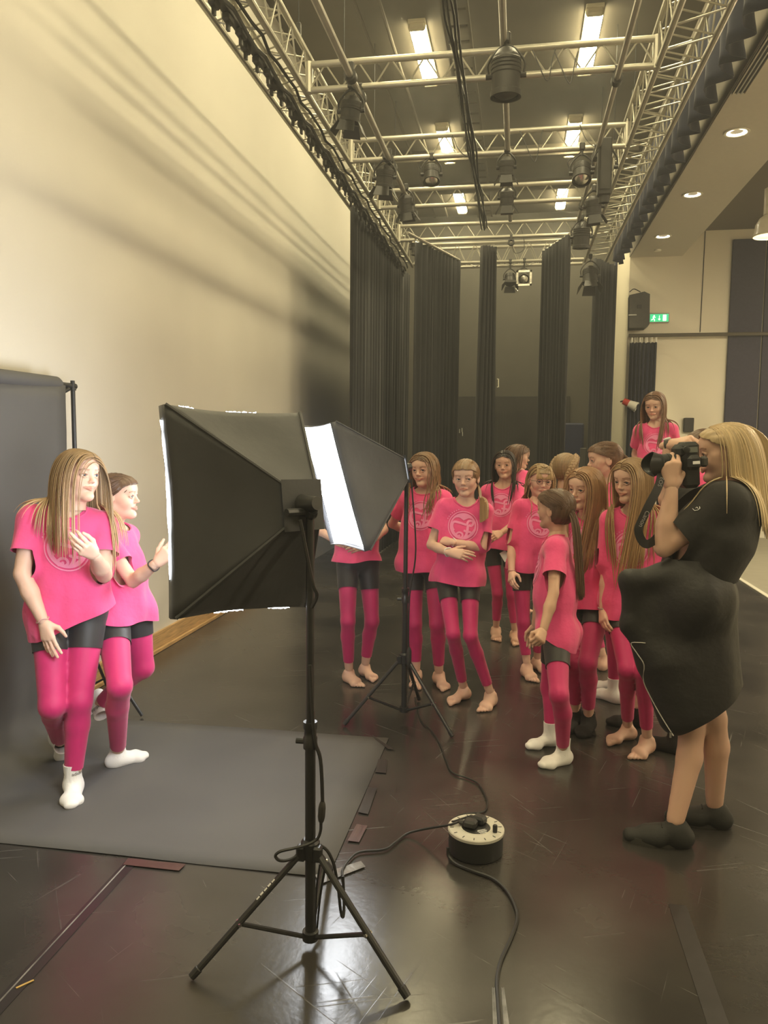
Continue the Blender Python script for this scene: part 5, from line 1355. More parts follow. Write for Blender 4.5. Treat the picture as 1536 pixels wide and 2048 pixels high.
# ---------------------------------------------------------------- the cast
h_blond = hair_mat('dark blonde hair', (.31, .205, .11)); h_brown = hair_mat('brown hair', (.115, .062, .035)); h_lbrown = hair_mat('light brown hair', (.24, .145, .075))
h_dark = hair_mat('near black hair', (.022, .013, .010), .38); h_gold = hair_mat('golden hair', (.46, .32, .17)); h_red = hair_mat('strawberry blonde hair', (.31, .175, .09)); h_platinum = hair_mat('platinum blonde hair', (.62, .49, .30))
FRONT = (0, -1, .1)
def dp(u, v, z=.075): return depth_of(on_z(u, v, z))
SPECS = []
dA = dp(146, 1556)
SPECS.append(dict(key='A', girth=.97, lg=.96, sw=.97, ag=1.0, S=1.04, yaw=30, D=dA+.03, ank_l=(146, 1556), toe_l=(143, 1622), kne_l=(157, 1420, 1), ank_r=tuple(at_depth(120, 1482, dA+.30)), toe_r=tuple(at_depth(130, 1510, dA+.30)+np.array([0, .04, -.10])), kne_r=tuple(at_depth(104, 1412, dA-.10)),
    pel=(138, 1222), neck=(136, 1024), dneck=-.05, head=(157, 953), dhead=.05, face=(68, 6, -4), smile=1.0, gaze=(10, 6), tilt=-.10,
    elb_r=(44, 1148, .35), wri_r=(88, 1246, .75), hand_r=('flat', 110, 1328, .4, (-.1, -1, .2)), elb_l=(208, 1150, .55), wri_l=(189, 1110, 1), hand_l=('pinch', 146, 1082, 1, (.35, -.9, .1)),
    hem=.05, hem_tilt=-.42, hem_front=.0, feet='white', hair=dict(kind='long', mat=h_gold, len=.37, inw=.0, front=66, root=(.55, .50, .46), tip=(1.05, 1.0, .92), n=300, part=.010, keep=.80, df=14, px0=.07), shorts=.40,
    label='girl with long straight blonde hair posing in front, one hand raised to her hair', hs=1.03))
dB = dp(232, 1512)
SPECS.append(dict(key='B', girth=.86, lg=.95, ag=.9, S=1.0, yaw=92, pyaw=72, D=dB+.02, ank_r=(236, 1502), toe_r=(304, 1506), kne_r=(240, 1372, 1), ank_l=tuple(at_depth(196, 1412, dB+.24)), toe_l=tuple(at_depth(178, 1436, dB+.26)), kne_l=tuple(at_depth(286, 1335, dB+.10)),
    pel=(246, 1222), neck=(228, 1056), head=(236, 994), dhead=.02, face=(99, 4, 0), smile=.5, gaze=(0, 2),
    elb_r=(266, 1163, 1), wri_r=(314, 1126, 1), hand_r=('open', 350, 1090, .5, (0, -1, .1)), elb_l=(226, 1160, -1), wri_l=(215, 1215, -1), hand_l=('relax', 215, 1250, -1, (0, 1, 0)),
    hem=.03, noprint=True, hem_front=.30, feet='white', hair=dict(kind='bun', mat=h_brown, root=(1.0, 1.0, 1.0), tie=(-.105, 0, -.03), hairline=.058), hw=.98,
    label='girl with slicked-back brown hair posing behind, reaching an open hand to the softbox'))
SPECS.append(dict(key='C', lg=.84, S=.99, yaw=30, ank_r=(698, 1342), toe_r=(722, 1371), ank_l=(730, 1331), toe_l=(760, 1362), kne_r=(696, 1242, 1), kne_l=(744, 1244, 1), pel=(716, 1128), neck=(712, 988), head=(712, 940), face=(10, 0, 0),
    elb_r=(622, 1050, 1), wri_r=(668, 1080, 1), hand_r=('relax', 700, 1090, 1, (-.2, -1, .3)), elb_l=(768, 1060, 1), wri_l=(730, 1090, 1), hand_l=('relax', 700, 1096, 1, (.2, -1, .3)),
    feet='bare', hem=-.02, hair=dict(kind='pony', mat=h_lbrown, len=.25), label='girl hidden behind the glowing softbox face, only pink legs and one arm showing'))
SPECS.append(dict(key='D', S=1.02, yaw=-8, ank_r=(832, 1343), toe_r=(831, 1371), ank_l=(878, 1346), toe_l=(891, 1375), kne_r=(829, 1250, 1), kne_l=(874, 1248, 1), pel=(848, 1128), neck=(851, 984), head=(848, 940), dhead=.04, face=(-20, 0, 3), smile=1.0, gaze=(6, 0),
    elb_r=(784, 1048, -1), wri_r=(822, 1064, -1), hand_r=('relax', 850, 1075, -1, (0, 1, .2)), elb_l=(910, 1056, -1), wri_l=(878, 1086, -1), hand_l=('relax', 860, 1096, -1, (0, 1, .2)),
    feet='bare', hem=.05, hair=dict(kind='long', mat=h_lbrown, len=.30, front=60, root=(.75, .72, .70), tip=(1.25, 1.2, 1.1), wave=.008, n=210), girth=.95, lg=.84, label='girl with long light brown hair smiling, arms behind her back beside the light stand'))
SPECS.append(dict(key='E', girth=.76, lg=.72, S=.99, yaw=4, ank_r=(927, 1376), toe_r=(897, 1403), ank_l=(981, 1387), toe_l=(961, 1424), kne_r=(906, 1268, 1), kne_l=(941, 1272, 1), pel=(916, 1150), neck=(931, 1004), head=(931, 956), dhead=.04, face=(-6, -3, 2), smile=-.3, gaze=(34, -4),
    elb_r=(862, 1090, .25), wri_r=(899, 1105, 1), hand_r=('open', 946, 1112, .3, (.1, -.9, .5)), elb_l=(964, 1096, .35), wri_l=(903, 1084, .7), hand_l=('relax', 878, 1078, -.6, (.2, -.6, .7)),
    feet='bare', hem=.055, hair=dict(kind='pony_side', mat=h_lbrown, len=.30, tie=(-.070, .052, -.055), tdir=(.2, 1, -.5), bias=(.0, -.34, -.1), n=150, root=(1.0, .98, .94), tip=(1.25, 1.2, 1.1), hairline=.064), label='girl with arms crossed and ponytail over her shoulder, looking sideways'))
SPECS.append(dict(key='F', lg=.74, S=1.03, yaw=-6, ank_r=(992, 1256), toe_r=(994, 1283), ank_l=(1030, 1264), toe_l=(1036, 1290), kne_r=(996, 1194, 1), kne_l=(1024, 1198, 1), pel=(1002, 1088), neck=(1006, 972), head=(1009, 930), dhead=.04, face=(-8, 0, 3), smile=1.0, gaze=(4, 0), iris=m_iris_b,
    elb_r=(962, 1036, -1), wri_r=(984, 1076, 1), hand_r=('relax', 1000, 1102, 1, (-.2, -1, .1)), elb_l=(1044, 1038, 1), wri_l=(1002, 1066, 1), hand_l=('relax', 976, 1078, 1, (.1, -1, .4)),
    feet='bare', hem=.04, hair=dict(kind='long', mat=h_dark, len=.30, front=62, n=230), skin=m_skin_tan, label='girl with long near-black hair smiling, hands together holding a small white card'))
SPECS.append(dict(key='G', S=1.0, yaw=100, D=7.3, ank_r=tuple(at_depth(1040, 1215, 7.3)), toe_r=(1052, 1222), ank_l=tuple(at_depth(1048, 1210, 7.4)), toe_l=(1062, 1218), kne_r=(1042, 1150, 1), kne_l=(1050, 1150, -1), pel=(1046, 1060), neck=(1044, 946), head=(1038, 914), face=(108, -4, 0),
    elb_r=(1044, 995, 1), wri_r=(1056, 1030, 1), hand_r=('relax', 1062, 1050, 1, (.3, -1, 0)), elb_l=(1060, 995, -1), wri_l=(1066, 1030, -1), hand_l=('relax', 1070, 1050, -1, (.3, 1, 0)),
    feet='bare', hair=dict(kind='long', mat=h_brown, len=.20, front=75, n=130), label='girl with brown hair turned away behind the dark-haired girl'))
SPECS.append(dict(key='H', S=1.0, yaw=18, ank_r=(1054, 1331), toe_r=(1076, 1367), ank_l=(1074, 1318), toe_l=(1092, 1342), kne_r=(1047, 1246, 1), kne_l=(1082, 1243, 1), pel=(1062, 1130), neck=(1076, 1006), head=(1081, 962), dhead=.03, face=(14, -2, -3), smile=0, gaze=(0, 0),
    elb_r=(1021, 1098, 1), wri_r=(1023, 1146, 1), hand_r=('relax', 1022, 1176, 1, (-.6, -.9, 0)), elb_l=(1122, 1090, -1), wri_l=(1122, 1140, 1), hand_l=('relax', 1118, 1170, 1, (.6, -.9, 0)),
    feet='bare', hem=.05, hair=dict(kind='long', mat=h_gold, len=.32, front=80, root=(.62, .60, .56), tip=(1.1, 1.05, .95), wave=.012, fringe=True, n=230), glasses=True, label='girl with round glasses, blonde fringe and long wavy hair'))
SPECS.append(dict(key='I', S=1.03, yaw=150, ank_r=(1165, 1298), toe_r=(1160, 1308), ank_l=(1207, 1318), toe_l=(1212, 1325), kne_r=(1158, 1220, -1), kne_l=(1185, 1225, -1), pel=(1155, 1110), neck=(1136, 982), head=(1133, 938), face=(146, 0, 0),
    elb_r=(1190, 1060, 1), wri_r=(1195, 1100, 1), hand_r=('relax', 1190, 1125, 1, (.5, -.8, 0)), elb_l=(1120, 1055, -1), wri_l=(1124, 1095, -1), hand_l=('relax', 1126, 1120, -1, (-.5, .8, 0)),
    feet='bare', noprint=True, hair=dict(kind='braids', mat=h_blond, root=(.8, .78, .75), tie=(-.10, 0, -.06)), label='girl seen from behind with two plaited braids'))
SPECS.append(dict(key='J', girth=.86, lg=.84, S=.93, yaw=-92, ank_l=(1126, 1500), toe_l=(1064, 1534), ank_r=(1100, 1466), toe_r=(1038, 1492), kne_l=(1118, 1390, 1), kne_r=(1098, 1376, -1), pel=(1112, 1254), neck=(1112, 1078), head=(1109, 1019), dhead=.0, face=(-122, 2, 0), smile=0,
    elb_l=(1107, 1186, 1), wri_l=(1086, 1262, 1), hand_l=('fist', 1072, 1300, 1, (.2, -1, 0)), elb_r=(1082, 1180, -1), wri_r=(1070, 1252, -1), hand_r=('relax', 1062, 1290, -1, (0, 1, 0)),
    feet='white', hem=.075, hem_front=-.42, shorts=.56, skin=m_skin_tan, hs=.95, hair=dict(kind='pony', mat=h_brown, len=.44, tie=(-.105, .012, -.005), tdir=(-.8, .3, -.4), bias=(.045, -.03, 0), n=130, root=(.9, .88, .85), tip=(1, 1, 1)), iris=m_iris_b,
    label='small girl with a long dark ponytail standing side-on in white ankle socks'))
SPECS.append(dict(key='K', lg=.84, S=1.0, yaw=-24, ank_r=(1150, 1425), toe_r=(1140, 1455), ank_l=(1177, 1434), toe_l=(1168, 1464), kne_r=(1147, 1326, 1), kne_l=(1175, 1326, 1), pel=(1172, 1196), neck=(1180, 1032), head=(1170, 978), dhead=.05, face=(-41, -2, -2), smile=.6, gaze=(4, 0),
    elb_r=(1135, 1120, -1), wri_r=(1146, 1180, 1), hand_r=('relax', 1150, 1215, 1, (-.5, -.9, 0)), elb_l=(1232, 1125, -1), wri_l=(1228, 1190, 1), hand_l=('relax', 1224, 1220, 1, (.5, -.9, 0)),
    feet='black', cuff=.085, hem=.05, hs=1.04, hair=dict(kind='long', mat=h_red, len=.50, front=62, root=(.95, .92, .86), tip=(1.15, 1.15, 1.1), n=280), label='girl with long strawberry blonde hair in black ankle socks'))
SPECS.append(dict(key='L', S=1.08, yaw=-86, ank_l=(1228, 1378), toe_l=(1200, 1388), ank_r=(1230, 1360), toe_r=(1200, 1372), kne_l=(1222, 1274, 1), kne_r=(1228, 1262, -1), pel=(1232, 1115), neck=(1224, 972), head=(1208, 920), dhead=.0, face=(-84, -4, 0), smile=.5,
    elb_l=(1238, 1050, 1), wri_l=(1226, 1110, 1), hand_l=('relax', 1222, 1140, 1, (.2, -1, 0)), elb_r=(1214, 1050, -1), wri_r=(1206, 1110, -1), hand_r=('relax', 1204, 1140, -1, (0, 1, 0)),
    feet='white', hair=dict(kind='pony', mat=h_brown, len=.26, tie=(-.112, 0, .012), root=(1.2, 1.15, 1.1), tip=(1.2, 1.1, 1)), label='tall girl in profile with a brown ponytail behind the long-haired girls'))
SPECS.append(dict(key='M', girth=.80, lg=.76, S=1.0, yaw=-14, ank_r=(1255, 1453), toe_r=(1192, 1486), ank_l=(1294, 1476), toe_l=(1262, 1520), kne_r=(1254, 1340, 1), kne_l=(1288, 1346, 1), pel=(1262, 1206), neck=(1268, 1024), head=(1263, 962), dhead=.05, face=(-45, -4, 0), smile=.5, gaze=(8, -14),
    elb_r=(1213, 1150, -1), wri_r=(1205, 1226, 1), hand_r=('relax', 1208, 1266, 1, (-.7, -.7, 0)), elb_l=(1318, 1140, -1), wri_l=(1322, 1215, 1), hand_l=('relax', 1320, 1250, 1, (.7, -.7, 0)),
    feet='bare', hem=.08, print_t=.60, hs=1.03, hair=dict(kind='long', mat=h_blond, len=.50, front=60, root=(.9, .86, .8), tip=(1.25, 1.1, .9), n=280), label='barefoot girl with very long dark blonde hair beside the photographer'))
dN = 6.5
SPECS.append(dict(key='N', S=1.0, yaw=-10, base=.46, D=dN, ank_r=tuple(at_depth(1292, 1147, dN)), toe_r=tuple(at_depth(1290, 1164, dN-.2)), ank_l=tuple(at_depth(1328, 1147, dN)), toe_l=tuple(at_depth(1332, 1164, dN-.2)), kne_r=(1294, 1062, 1), kne_l=(1326, 1062, 1), pel=(1312, 974), neck=(1311, 850), head=(1309, 812), dhead=.03, face=(-24, -10, 2), smile=-.2, gaze=(0, -14),
    elb_r=(1270, 908, -1), wri_r=(1272, 958, 1), hand_r=('relax', 1274, 985, 1, (-.6, -.9, 0)), elb_l=(1352, 908, -1), wri_l=(1350, 958, 1), hand_l=('relax', 1348, 985, 1, (.6, -.9, 0)),
    feet='bare', hair=dict(kind='long', mat=h_brown, len=.33, front=66, root=(1.25, 1.2, 1.15), tip=(1.6, 1.5, 1.4), n=190), label='girl with long brown hair standing raised at the back before the gathered curtain'))
SPECS.append(dict(key='Q', S=1.07, yaw=-60, D=4.5, ank_r=(1272, 1424), toe_r=(1210, 1441), ank_l=(1350, 1474), toe_l=(1330, 1492), kne_r=(1305, 1310, 1), kne_l=(1352, 1330, 1), pel=(1352, 1178), neck=(1392, 950), head=(1404, 898), face=(-60, 0, 0),
    elb_r=(1352, 1045, -1), wri_r=(1350, 1100, 1), hand_r=('relax', 1346, 1130, 1, (-.6, -.9, 0)), elb_l=(1420, 1045, 1), wri_l=(1400, 1110, 1), hand_l=('relax', 1390, 1145, 1, (.6, -.9, 0)),
    feet='black', cuff=.085, hair=dict(kind='pony', mat=h_brown, len=.2), noprint=True, label='girl almost hidden behind the camera, only a pink sleeve and black socks showing'))
import os
_only = None
for sp_ in SPECS:
    sp_['debug'] = True; sp_['group'] = 'dancers in pink shirts'
    if _only and sp_['key'] not in _only: continue
    person(sp_)
# ---------------------------------------------------------------- the photographer
m_tee = mat('black cotton', (.013, .012, .011), .85, sheen=.05, noise=.1, nscale=20, bump=.6, bscale=14); m_jack = mat('black softshell', (.010, .009, .009), .6, sheen=.03, noise=.1, nscale=8, bump=.7, bscale=11)
m_shoe = mat('black canvas shoe', (.020, .020, .018), .75, bump=.1, bscale=300); m_rubber = mat('black rubber sole', (.045, .043, .038), .5)
PH = dict(key='P', S=1.10, girth=1.12, lg=.92, ag=1.08, sw=.92, yaw=-92, pyaw=-84, adult=True, ank_l=(1349, 1650), toe_l=(1236, 1668), ank_r=(1429, 1614), toe_r=(1372, 1634), kne_l=(1384, 1452), kne_r=(1426, 1436), D=3.16,
    pel=(1386, 1190), neck=(1464, 986), head=(1450, 908), dhead=.0, face=(-96, -4, 3), smile=.9, gaze=(0, 0), hs=1.06, nw=1.12, sh_l=(-.04, 0, -.01), sh_r=(-.05, 0, 0),
    elb_l=(1326, 1096, .4), wri_l=(1344, 972, .2), hand_l=('grip', 1340, 905, 0, (-.1, -1, 0)), elb_r=(1336, 1000, -.2), wri_r=(1338, 876, -.1), hand_r=('grip', 1382, 880, .3, (-.1, -.3, .95)),
    feet='shoe', custom=True, bust=True, skin=m_skin_adult, hands=.98, debug=True, seed=77,
    hair=dict(kind='long', mat=h_platinum, len=.36, front=98, df=0, px0=.045, root=(.70, .64, .56), tip=(1.02, 1.0, .95), n=300, part=.012, hairline=.080, thick=.013, fwd=.03, inw=.0, push=-.025),
    label='photographer in black with long platinum hair aiming a camera, jacket tied at her waist')
if not _only or 'P' in _only:
    root = person(PH); J = PH['J']; ge = PH['geo']; S, G = ge['S'], ge['G']; pel, nk, spine, lf, fw, pf, pl = [ge[k] for k in ('pel', 'nk', 'spine', 'lf', 'fw', 'pf', 'pl')]; up = np.array([0, 0, 1.])
    wst, ch0, ch1 = ge['wst'], ge['ch0'], ge['ch1']; Dp = 3.16
    # tee shirt
    T = SD(); e = .022
    T.cone(ch0, ch1, .100*G+e, .092*G+e, k=.05, ax=lf, sc=.74).cone(ch0, wst, .100*G+e, .086*G+e*.6, k=.05, ax=lf, sc=.74).cone(wst, pel-up*.05, .086*G+e*.6, .092*G+e*.5, k=.06, ax=pl, sc=.76)
    for q in (-1, 1): T.ell(ch0+(ch1-ch0)*.35+lf*q*.075+fw*.07, (.088, .088, .085), k=.06)
    T.cone(J['shl']-lf*.01, J['shr']+lf*.01, .052*G+.010, k=.05)
    for q in ('l', 'r'): T.cone(nk-spine*.012-fw*.012, J['sh'+q], .044*S, .054*G, k=.05)
    slv = .70; SL = []
    for q in ('l', 'r'): a, b = J['sh'+q], J['elb'+q]; SL.append(SD().cone(a, a+(b-a)*(slv+.2), .066, .078, k=.03))
    TT = Multi((T, .02), (SL[0], .035), (SL[1], .035)); ff = folds(9)
    lo, hi = TT.bounds(.03); V, Q = nets(lambda P: TT(P)-(.006*ff(P)).astype(f32), lo, hi, .011); V = relax(V, Q, 1, .3)
    fld = (V-(pel+up*.07))@up
    for q in ('l', 'r'):
        a, b = J['sh'+q], J['elb'+q]; ba = b-a; t = ((V-a)@ba)/(ba@ba); rr = np.linalg.norm(V-a-t[:, None]*ba, axis=1)
        s_ = np.maximum((slv-t)*np.linalg.norm(ba), (.032-T(V.astype(f32)))*2); fld = np.where((t > .2) & (rr < .15), np.minimum(fld, s_), fld)
    nv = V-(nk+fw*.012); ax_ = nrm(spine*.92+fw*.30); hg = nv@ax_; rad = np.linalg.norm(nv-hg[:, None]*ax_, axis=1); fld = np.minimum(fld, np.where(hg > -.035, rad-.078, .1))
    V1, F1 = clip(V, Q, fld); tee = link('t_shirt', np_mesh('t_shirt', V1, F1, m_tee), root)
    bv = BVHTree.FromPolygons([tuple(v) for v in V1], [tuple(f) for f in F1])
    def stick(u, v, lift=.004):
        d = Vector(ray(u, v)); h = bv.ray_cast(Vector(CAM_C), d); return (np.array(h[0])-np.array(d)*lift) if h[0] is not None else at_depth(u, v, Dp-.15)
    for pts in ([(1385, 1017), (1389, 1021), (1396, 1020), (1399, 1017)], [(1391, 1016), (1394, 1014), (1396, 1017)], [(1399, 1013), (1400, 1017)]):
        MB().path([stick(*q) for q in pts], .0012, 5).obj('chest_logo', m_print, tee)
    # skirt / dress
    K = SD(); k0 = (J['knel']+J['kner'])/2
    K.cone(J['hipl']+up*.02, J['hipr']+up*.02, .082, k=.06).cone(pel+up*.14, pel, .105, .118, k=.06, ax=pl, sc=.82)
    K.cone(pel-up*.02, k0+up*.02-pf*.02, .128, .125, k=.06, ax=pf, sc=.90)
    fk = folds(21); lo, hi = K.bounds(.03); V, Q = nets(lambda P: K(P)-(.008*fk(P)).astype(f32), lo, hi, .012)
    tp = pel+up*.15; _nh = nrm(np.cross(at_depth(1478, 1350, Dp)-at_depth(1348, 1470, Dp-.08), FWD)); _nh = _nh if _nh[2] > 0 else -_nh
    V2, F2 = clip(V, Q, np.minimum(tp[2]-V[:, 2], np.minimum(V[:, 2]-(k0[2]+.045), (V-at_depth(1348, 1470, Dp-.08))@_nh))); link('skirt', np_mesh('skirt', V2, F2, m_tee), root)
    # jacket tied at the waist: shell with slanted hem plus a hanging sleeve knot in front
    W = SD(); W.cone(pel+up*.15, pel-up*.02, .120, .135, k=.06, ax=pl, sc=.84).cone(pel-up*.02, k0+pf*.01+up*.06, .138, .150, k=.06, ax=pf, sc=.86)
    W.cone(at_depth(1292, 1170, Dp-.03), at_depth(1300, 1290, Dp-.03), .050, .058, k=.05).cone(at_depth(1330, 1155, Dp-.05), at_depth(1330, 1300, Dp-.03), .060, .07, k=.05)
    W.cone(at_depth(1345, 1150, Dp-.08), at_depth(1262, 1160, Dp-.04), .045, .040, k=.04).cone(at_depth(1262, 1160, Dp-.04), at_depth(1262, 1250, Dp-.03), .040, .034, k=.04).cone(at_depth(1262, 1250, Dp-.03), at_depth(1312, 1320, Dp-.05), .034, .04, k=.05)
    W.cone(at_depth(1330, 1330, Dp-.03), at_depth(1352, 1440, Dp-.06), .10, .055, k=.06)
    W.cone(J['hipl']+up*.02, J['hipr']+up*.02, .128, k=.06)
    fj = folds(31); lo, hi = W.bounds(.03); V, Q = nets(lambda P: W(P)-(.009*fj(P)).astype(f32), lo, hi, .012)
    A1, A2 = at_depth(1348, 1475, Dp-.08), at_depth(1478, 1356, Dp); nh = nrm(np.cross(A2-A1, FWD)); nh = nh if nh[2] > 0 else -nh
    V3, F3 = clip(V, Q, np.minimum(tp[2]+.01-V[:, 2], (V-A1)@nh)); jk = link('tied_jacket', np_mesh('tied_jacket', V3, F3, m_jack), root)
    bj = BVHTree.FromPolygons([tuple(v) for v in V3], [tuple(f) for f in F3])
    def stickj(u, v, lift=.006):
        d = Vector(ray(u, v)); h = bj.ray_cast(Vector(CAM_C), d); return (np.array(h[0])-np.array(d)*lift) if h[0] is not None else at_depth(u, v, Dp-.12)
    zp_ = [stickj(*q) for q in ((1291, 1286), (1279, 1285), (1262, 1287), (1275, 1308), (1288, 1330), (1287, 1362), (1300, 1392), (1322, 1432), (1347, 1472))]
    MB().path(catmull(zp_, 4), .0022, 5).obj('zip_edge', mat('pale zip edging', (.5, .48, .44), .4), jk)
    MB().box(stickj(1341, 1470, .01), (.008, .004, .022)).obj('zip_pull', m_chrome, jk)
    MB().path(catmull([at_depth(1461, 1155, Dp-.1), at_depth(1455, 1163, Dp-.11), at_depth(1456, 1176, Dp-.11), at_depth(1459, 1184, Dp-.1), at_depth(1454, 1190, Dp-.1)], 4), .0025, 5).obj('white_drawcord', m_print, jk)
    # shoes
    for q in ('l', 'r'):
        x, y, z = PH['frames']['foot'+q]; a = J['ank'+q]; Rm = np.stack([x, y, z]); so = -.075
        s = SD(); s.ell((-.034, 0, so+.032), (.036, .034, .038), k=.02).cone((0, 0, -.03), (.09, .008, so+.032), .037, .026, k=.03, ax=(0, 1, 0), sc=.85).cone((.06, 0, so+.022), (.155, .004, so+.018), .030, .022, k=.03, ax=(0, 1, 0), sc=.72)
        s.cone((-.01, 0, -.01), (-.012, 0, so+.03), .0365, .036, k=.02)
        lo, hi = s.bounds(.01); V, Q = nets(s, lo, hi, .005); V, F = clip(V, Q, np.minimum(V[:, 2]-so+.0, .012+.22*np.abs(V[:, 0]+.0)-V[:, 2]))
        sh = link('shoe', np_mesh('shoe', a+(V*S)@Rm, F, m_shoe), root); sm = sh.modifiers.new('t', 'SOLIDIFY'); sm.thickness = .003
        out = []
        for i in range(36):
            t = 2*math.pi*i/36; cx = math.cos(t); sx = math.sin(t); w_ = .040 if cx > 0 else .036; out.append((.058+.122*cx, sx*(w_+.006*cx)*(1 if abs(cx) < .8 else .92)))
        vs = [a+((np.array([px, py, zz])*S)@Rm) for zz in (so, so+.016, so+.026) for px, py in [(q_[0]*(1.0 if zz < so+.02 else .985), q_[1]*(1.0 if zz < so+.02 else .97)) for q_ in out]]
        n = 36; g = MB(); g.add(vs, [(k*n+i, k*n+(i+1) % n, (k+1)*n+(i+1) % n, (k+1)*n+i) for k in range(2) for i in range(n)]+[tuple(range(n)), tuple(range(2*n, 3*n))]); g.obj('sole', m_rubber, sh)
        for i in range(5):
            xx = .045+.017*i; zt = -.002-.0095*i
            MB().path([a+((np.array([xx, yy, zt+.003-abs(yy)*.35])*S)@Rm) for yy in (-.020, -.01, 0, .01, .020)], .0028, 5).obj('lace', m_shoe, sh)
    # watch on the far wrist
    x, y, z = PH['frames']['handr']; c = J['wrir']+x*.0; MB().lathe(c-x*.010, x, [(0, .026), (0, .029), (.020, .029), (.020, .026)], 20).obj('watch_strap', m_rubber, root)
    MB().lathe(c+z*.024, z, [(0, .016), (.006, .016), (.007, .013), (.007, 0)], 16).obj('watch_face', m_grey if 'm_grey' in globals() else m_chrome, root)
    # ---- camera
    m_cam = mat('black camera body', (.016, .016, .015), .42, bump=.08, bscale=500); m_lens = mat('lens barrel', (.014, .014, .013), .35)
    C0 = at_depth(1373, 924, depth_of(J['wril'])+.035); L0 = at_depth(1300, 929, depth_of(J['wril'])+.03); la = nrm(L0-C0); side = nrm(np.cross(la, up)); side = side if np.dot(side, -FWD) > 0 else -side; uc = nrm(np.cross(side, la)); uc = uc if uc[2] > 0 else -uc
    t_ = math.radians(10); 
    R = np.stack([-la, side, uc], 1)
    cm = thing('dslr_camera', 'black camera with petal lens hood held up to the photographer\'s eye', 'camera', tuple(C0))
    MB().box(C0-la*.005-uc*.012, (.070, .085, .185), R, bev=.014).obj('body', m_cam, cm)
    MB().box(C0+uc*.045+la*.030, (.045, .075, .055), R, bev=.016).obj('grip', m_cam, cm)
    MB().box(C0+side*.058-la*.002, (.055, .045, .060), R, bev=.014).obj('viewfinder_hump', m_cam, cm)
    MB().box(C0+side*.050-la*.048, (.026, .034, .042), R, bev=.008).obj('eyepiece', m_rubber, cm)
    MB().box(C0+side*.044+uc*.05-la*.010, (.034, .004, .022), R).obj('top_display', mat('grey lcd', (.16, .17, .15), .25), cm)
    MB().box(C0+side*.0815-la*.004, (.028, .002, .012), R).obj('name_plate', m_print, cm)
    MB().lathe(C0+side*.043+uc*.052+la*.02, side, [(0, .014), (.010, .014), (.012, .010), (.012, 0)], 16).obj('dial', m_cam, cm)
    MB().lathe(C0-la*-.03, la, [(0, .036), (.012, .037), (.014, .040), (.05, .040), (.052, .038), (.075, .038), (.078, .041), (.10, .041), (.10, .036), (.085, .03), (.085, 0)], 28).obj('lens', m_lens, cm)
    n = 48; e0 = C0+la*.118; vs = []; fs = []
    for i in range(n):
        t = 2*math.pi*i/n; rr = .043; pet = .034+.012*math.cos(2*t)*1.3
        d = side*math.cos(t)+uc*math.sin(t); vs += [e0+d*rr, e0+d*(rr+.008)+la*pet, e0+d*(rr-.002), e0+d*(rr+.005)+la*pet]
    for i in range(n):
        j = (i+1) % n; fs += [(4*i, 4*j, 4*j+1, 4*i+1), (4*i+2, 4*i+3, 4*j+3, 4*j+2), (4*i+1, 4*j+1, 4*j+3, 4*i+3)]
    g = MB(); g.add(vs, fs); g.obj('lens_hood', m_lens, cm)
    # strap
    Ds = depth_of(J['wril'])-.02
    sp_pts = catmull([at_depth(1324, 944, Ds+.03), at_depth(1316, 975, Ds), at_depth(1298, 1010, Ds-.02), at_depth(1284, 1040, Ds-.02), at_depth(1277, 1060, Ds-.02), at_depth(1283, 1080, Ds-.01), at_depth(1296, 1088, Ds), at_depth(1318, 1070, Ds+.06), at_depth(1350, 1020, Ds+.10), at_depth(1392, 985, Ds+.08), at_depth(1440, 980, Ds+.0)], 6)
    g = MB(); vs = []
    for i, p_ in enumerate(sp_pts):
        tg = nrm(sp_pts[min(i+1, len(sp_pts)-1)]-sp_pts[max(i-1, 0)]); wv = nrm(np.cross(tg, FWD)); nn = np.cross(tg, wv); h = .017
        vs += [p_-wv*h-nn*.001, p_+wv*h-nn*.001, p_+wv*h+nn*.001, p_-wv*h+nn*.001]
    for i in range(len(sp_pts)-1):
        for k in range(4): fs_ = (4*i+k, 4*i+(k+1) % 4, 4*i+4+(k+1) % 4, 4*i+4+k); g.f.append(fs_); g.m.append(0)
    g.v = [tuple(map(float, v)) for v in vs]; st_ = g.obj('neck_strap', mat('black webbing', (.016, .014, .014), .7), cm, angle=60)
    def lettering(txt, size, origin, xd, yd, m, parent, name='lettering'):
        cu = bpy.data.curves.new(name, 'FONT'); cu.body = txt; cu.size = size; ob = bpy.data.objects.new(name, cu); COL.objects.link(ob)
        bpy.context.view_layer.update(); dg = bpy.context.evaluated_depsgraph_get(); me = bpy.data.meshes.new_from_object(ob.evaluated_get(dg)); bpy.data.objects.remove(ob); bpy.data.curves.remove(cu)
        xd = nrm(xd); yd = nrm(np.asarray(yd)-xd*np.dot(yd, xd)); 
        for v in me.vertices: v.co = Vector(np.asarray(origin)+xd*v.co.x+yd*v.co.y)
        me.materials.clear(); me.materials.append(m); return link(name, me, parent)
    ia = at_depth(1296, 1022, Ds-.026); ib = at_depth(1279, 1058, Ds-.026); xd = nrm(ib-ia); yd = nrm(np.cross(-FWD, xd))
    lettering('Canon', .026, ia-yd*.008, xd, yd, mat('grey thread', (.30, .28, .27), .7), cm)
    lettering('EOS', .022, at_depth(1325, 955, Ds+.0)-yd*.008, nrm(at_depth(1312, 985, Ds)-at_depth(1322, 955, Ds)), yd, bpy.data.materials['grey thread'], cm)
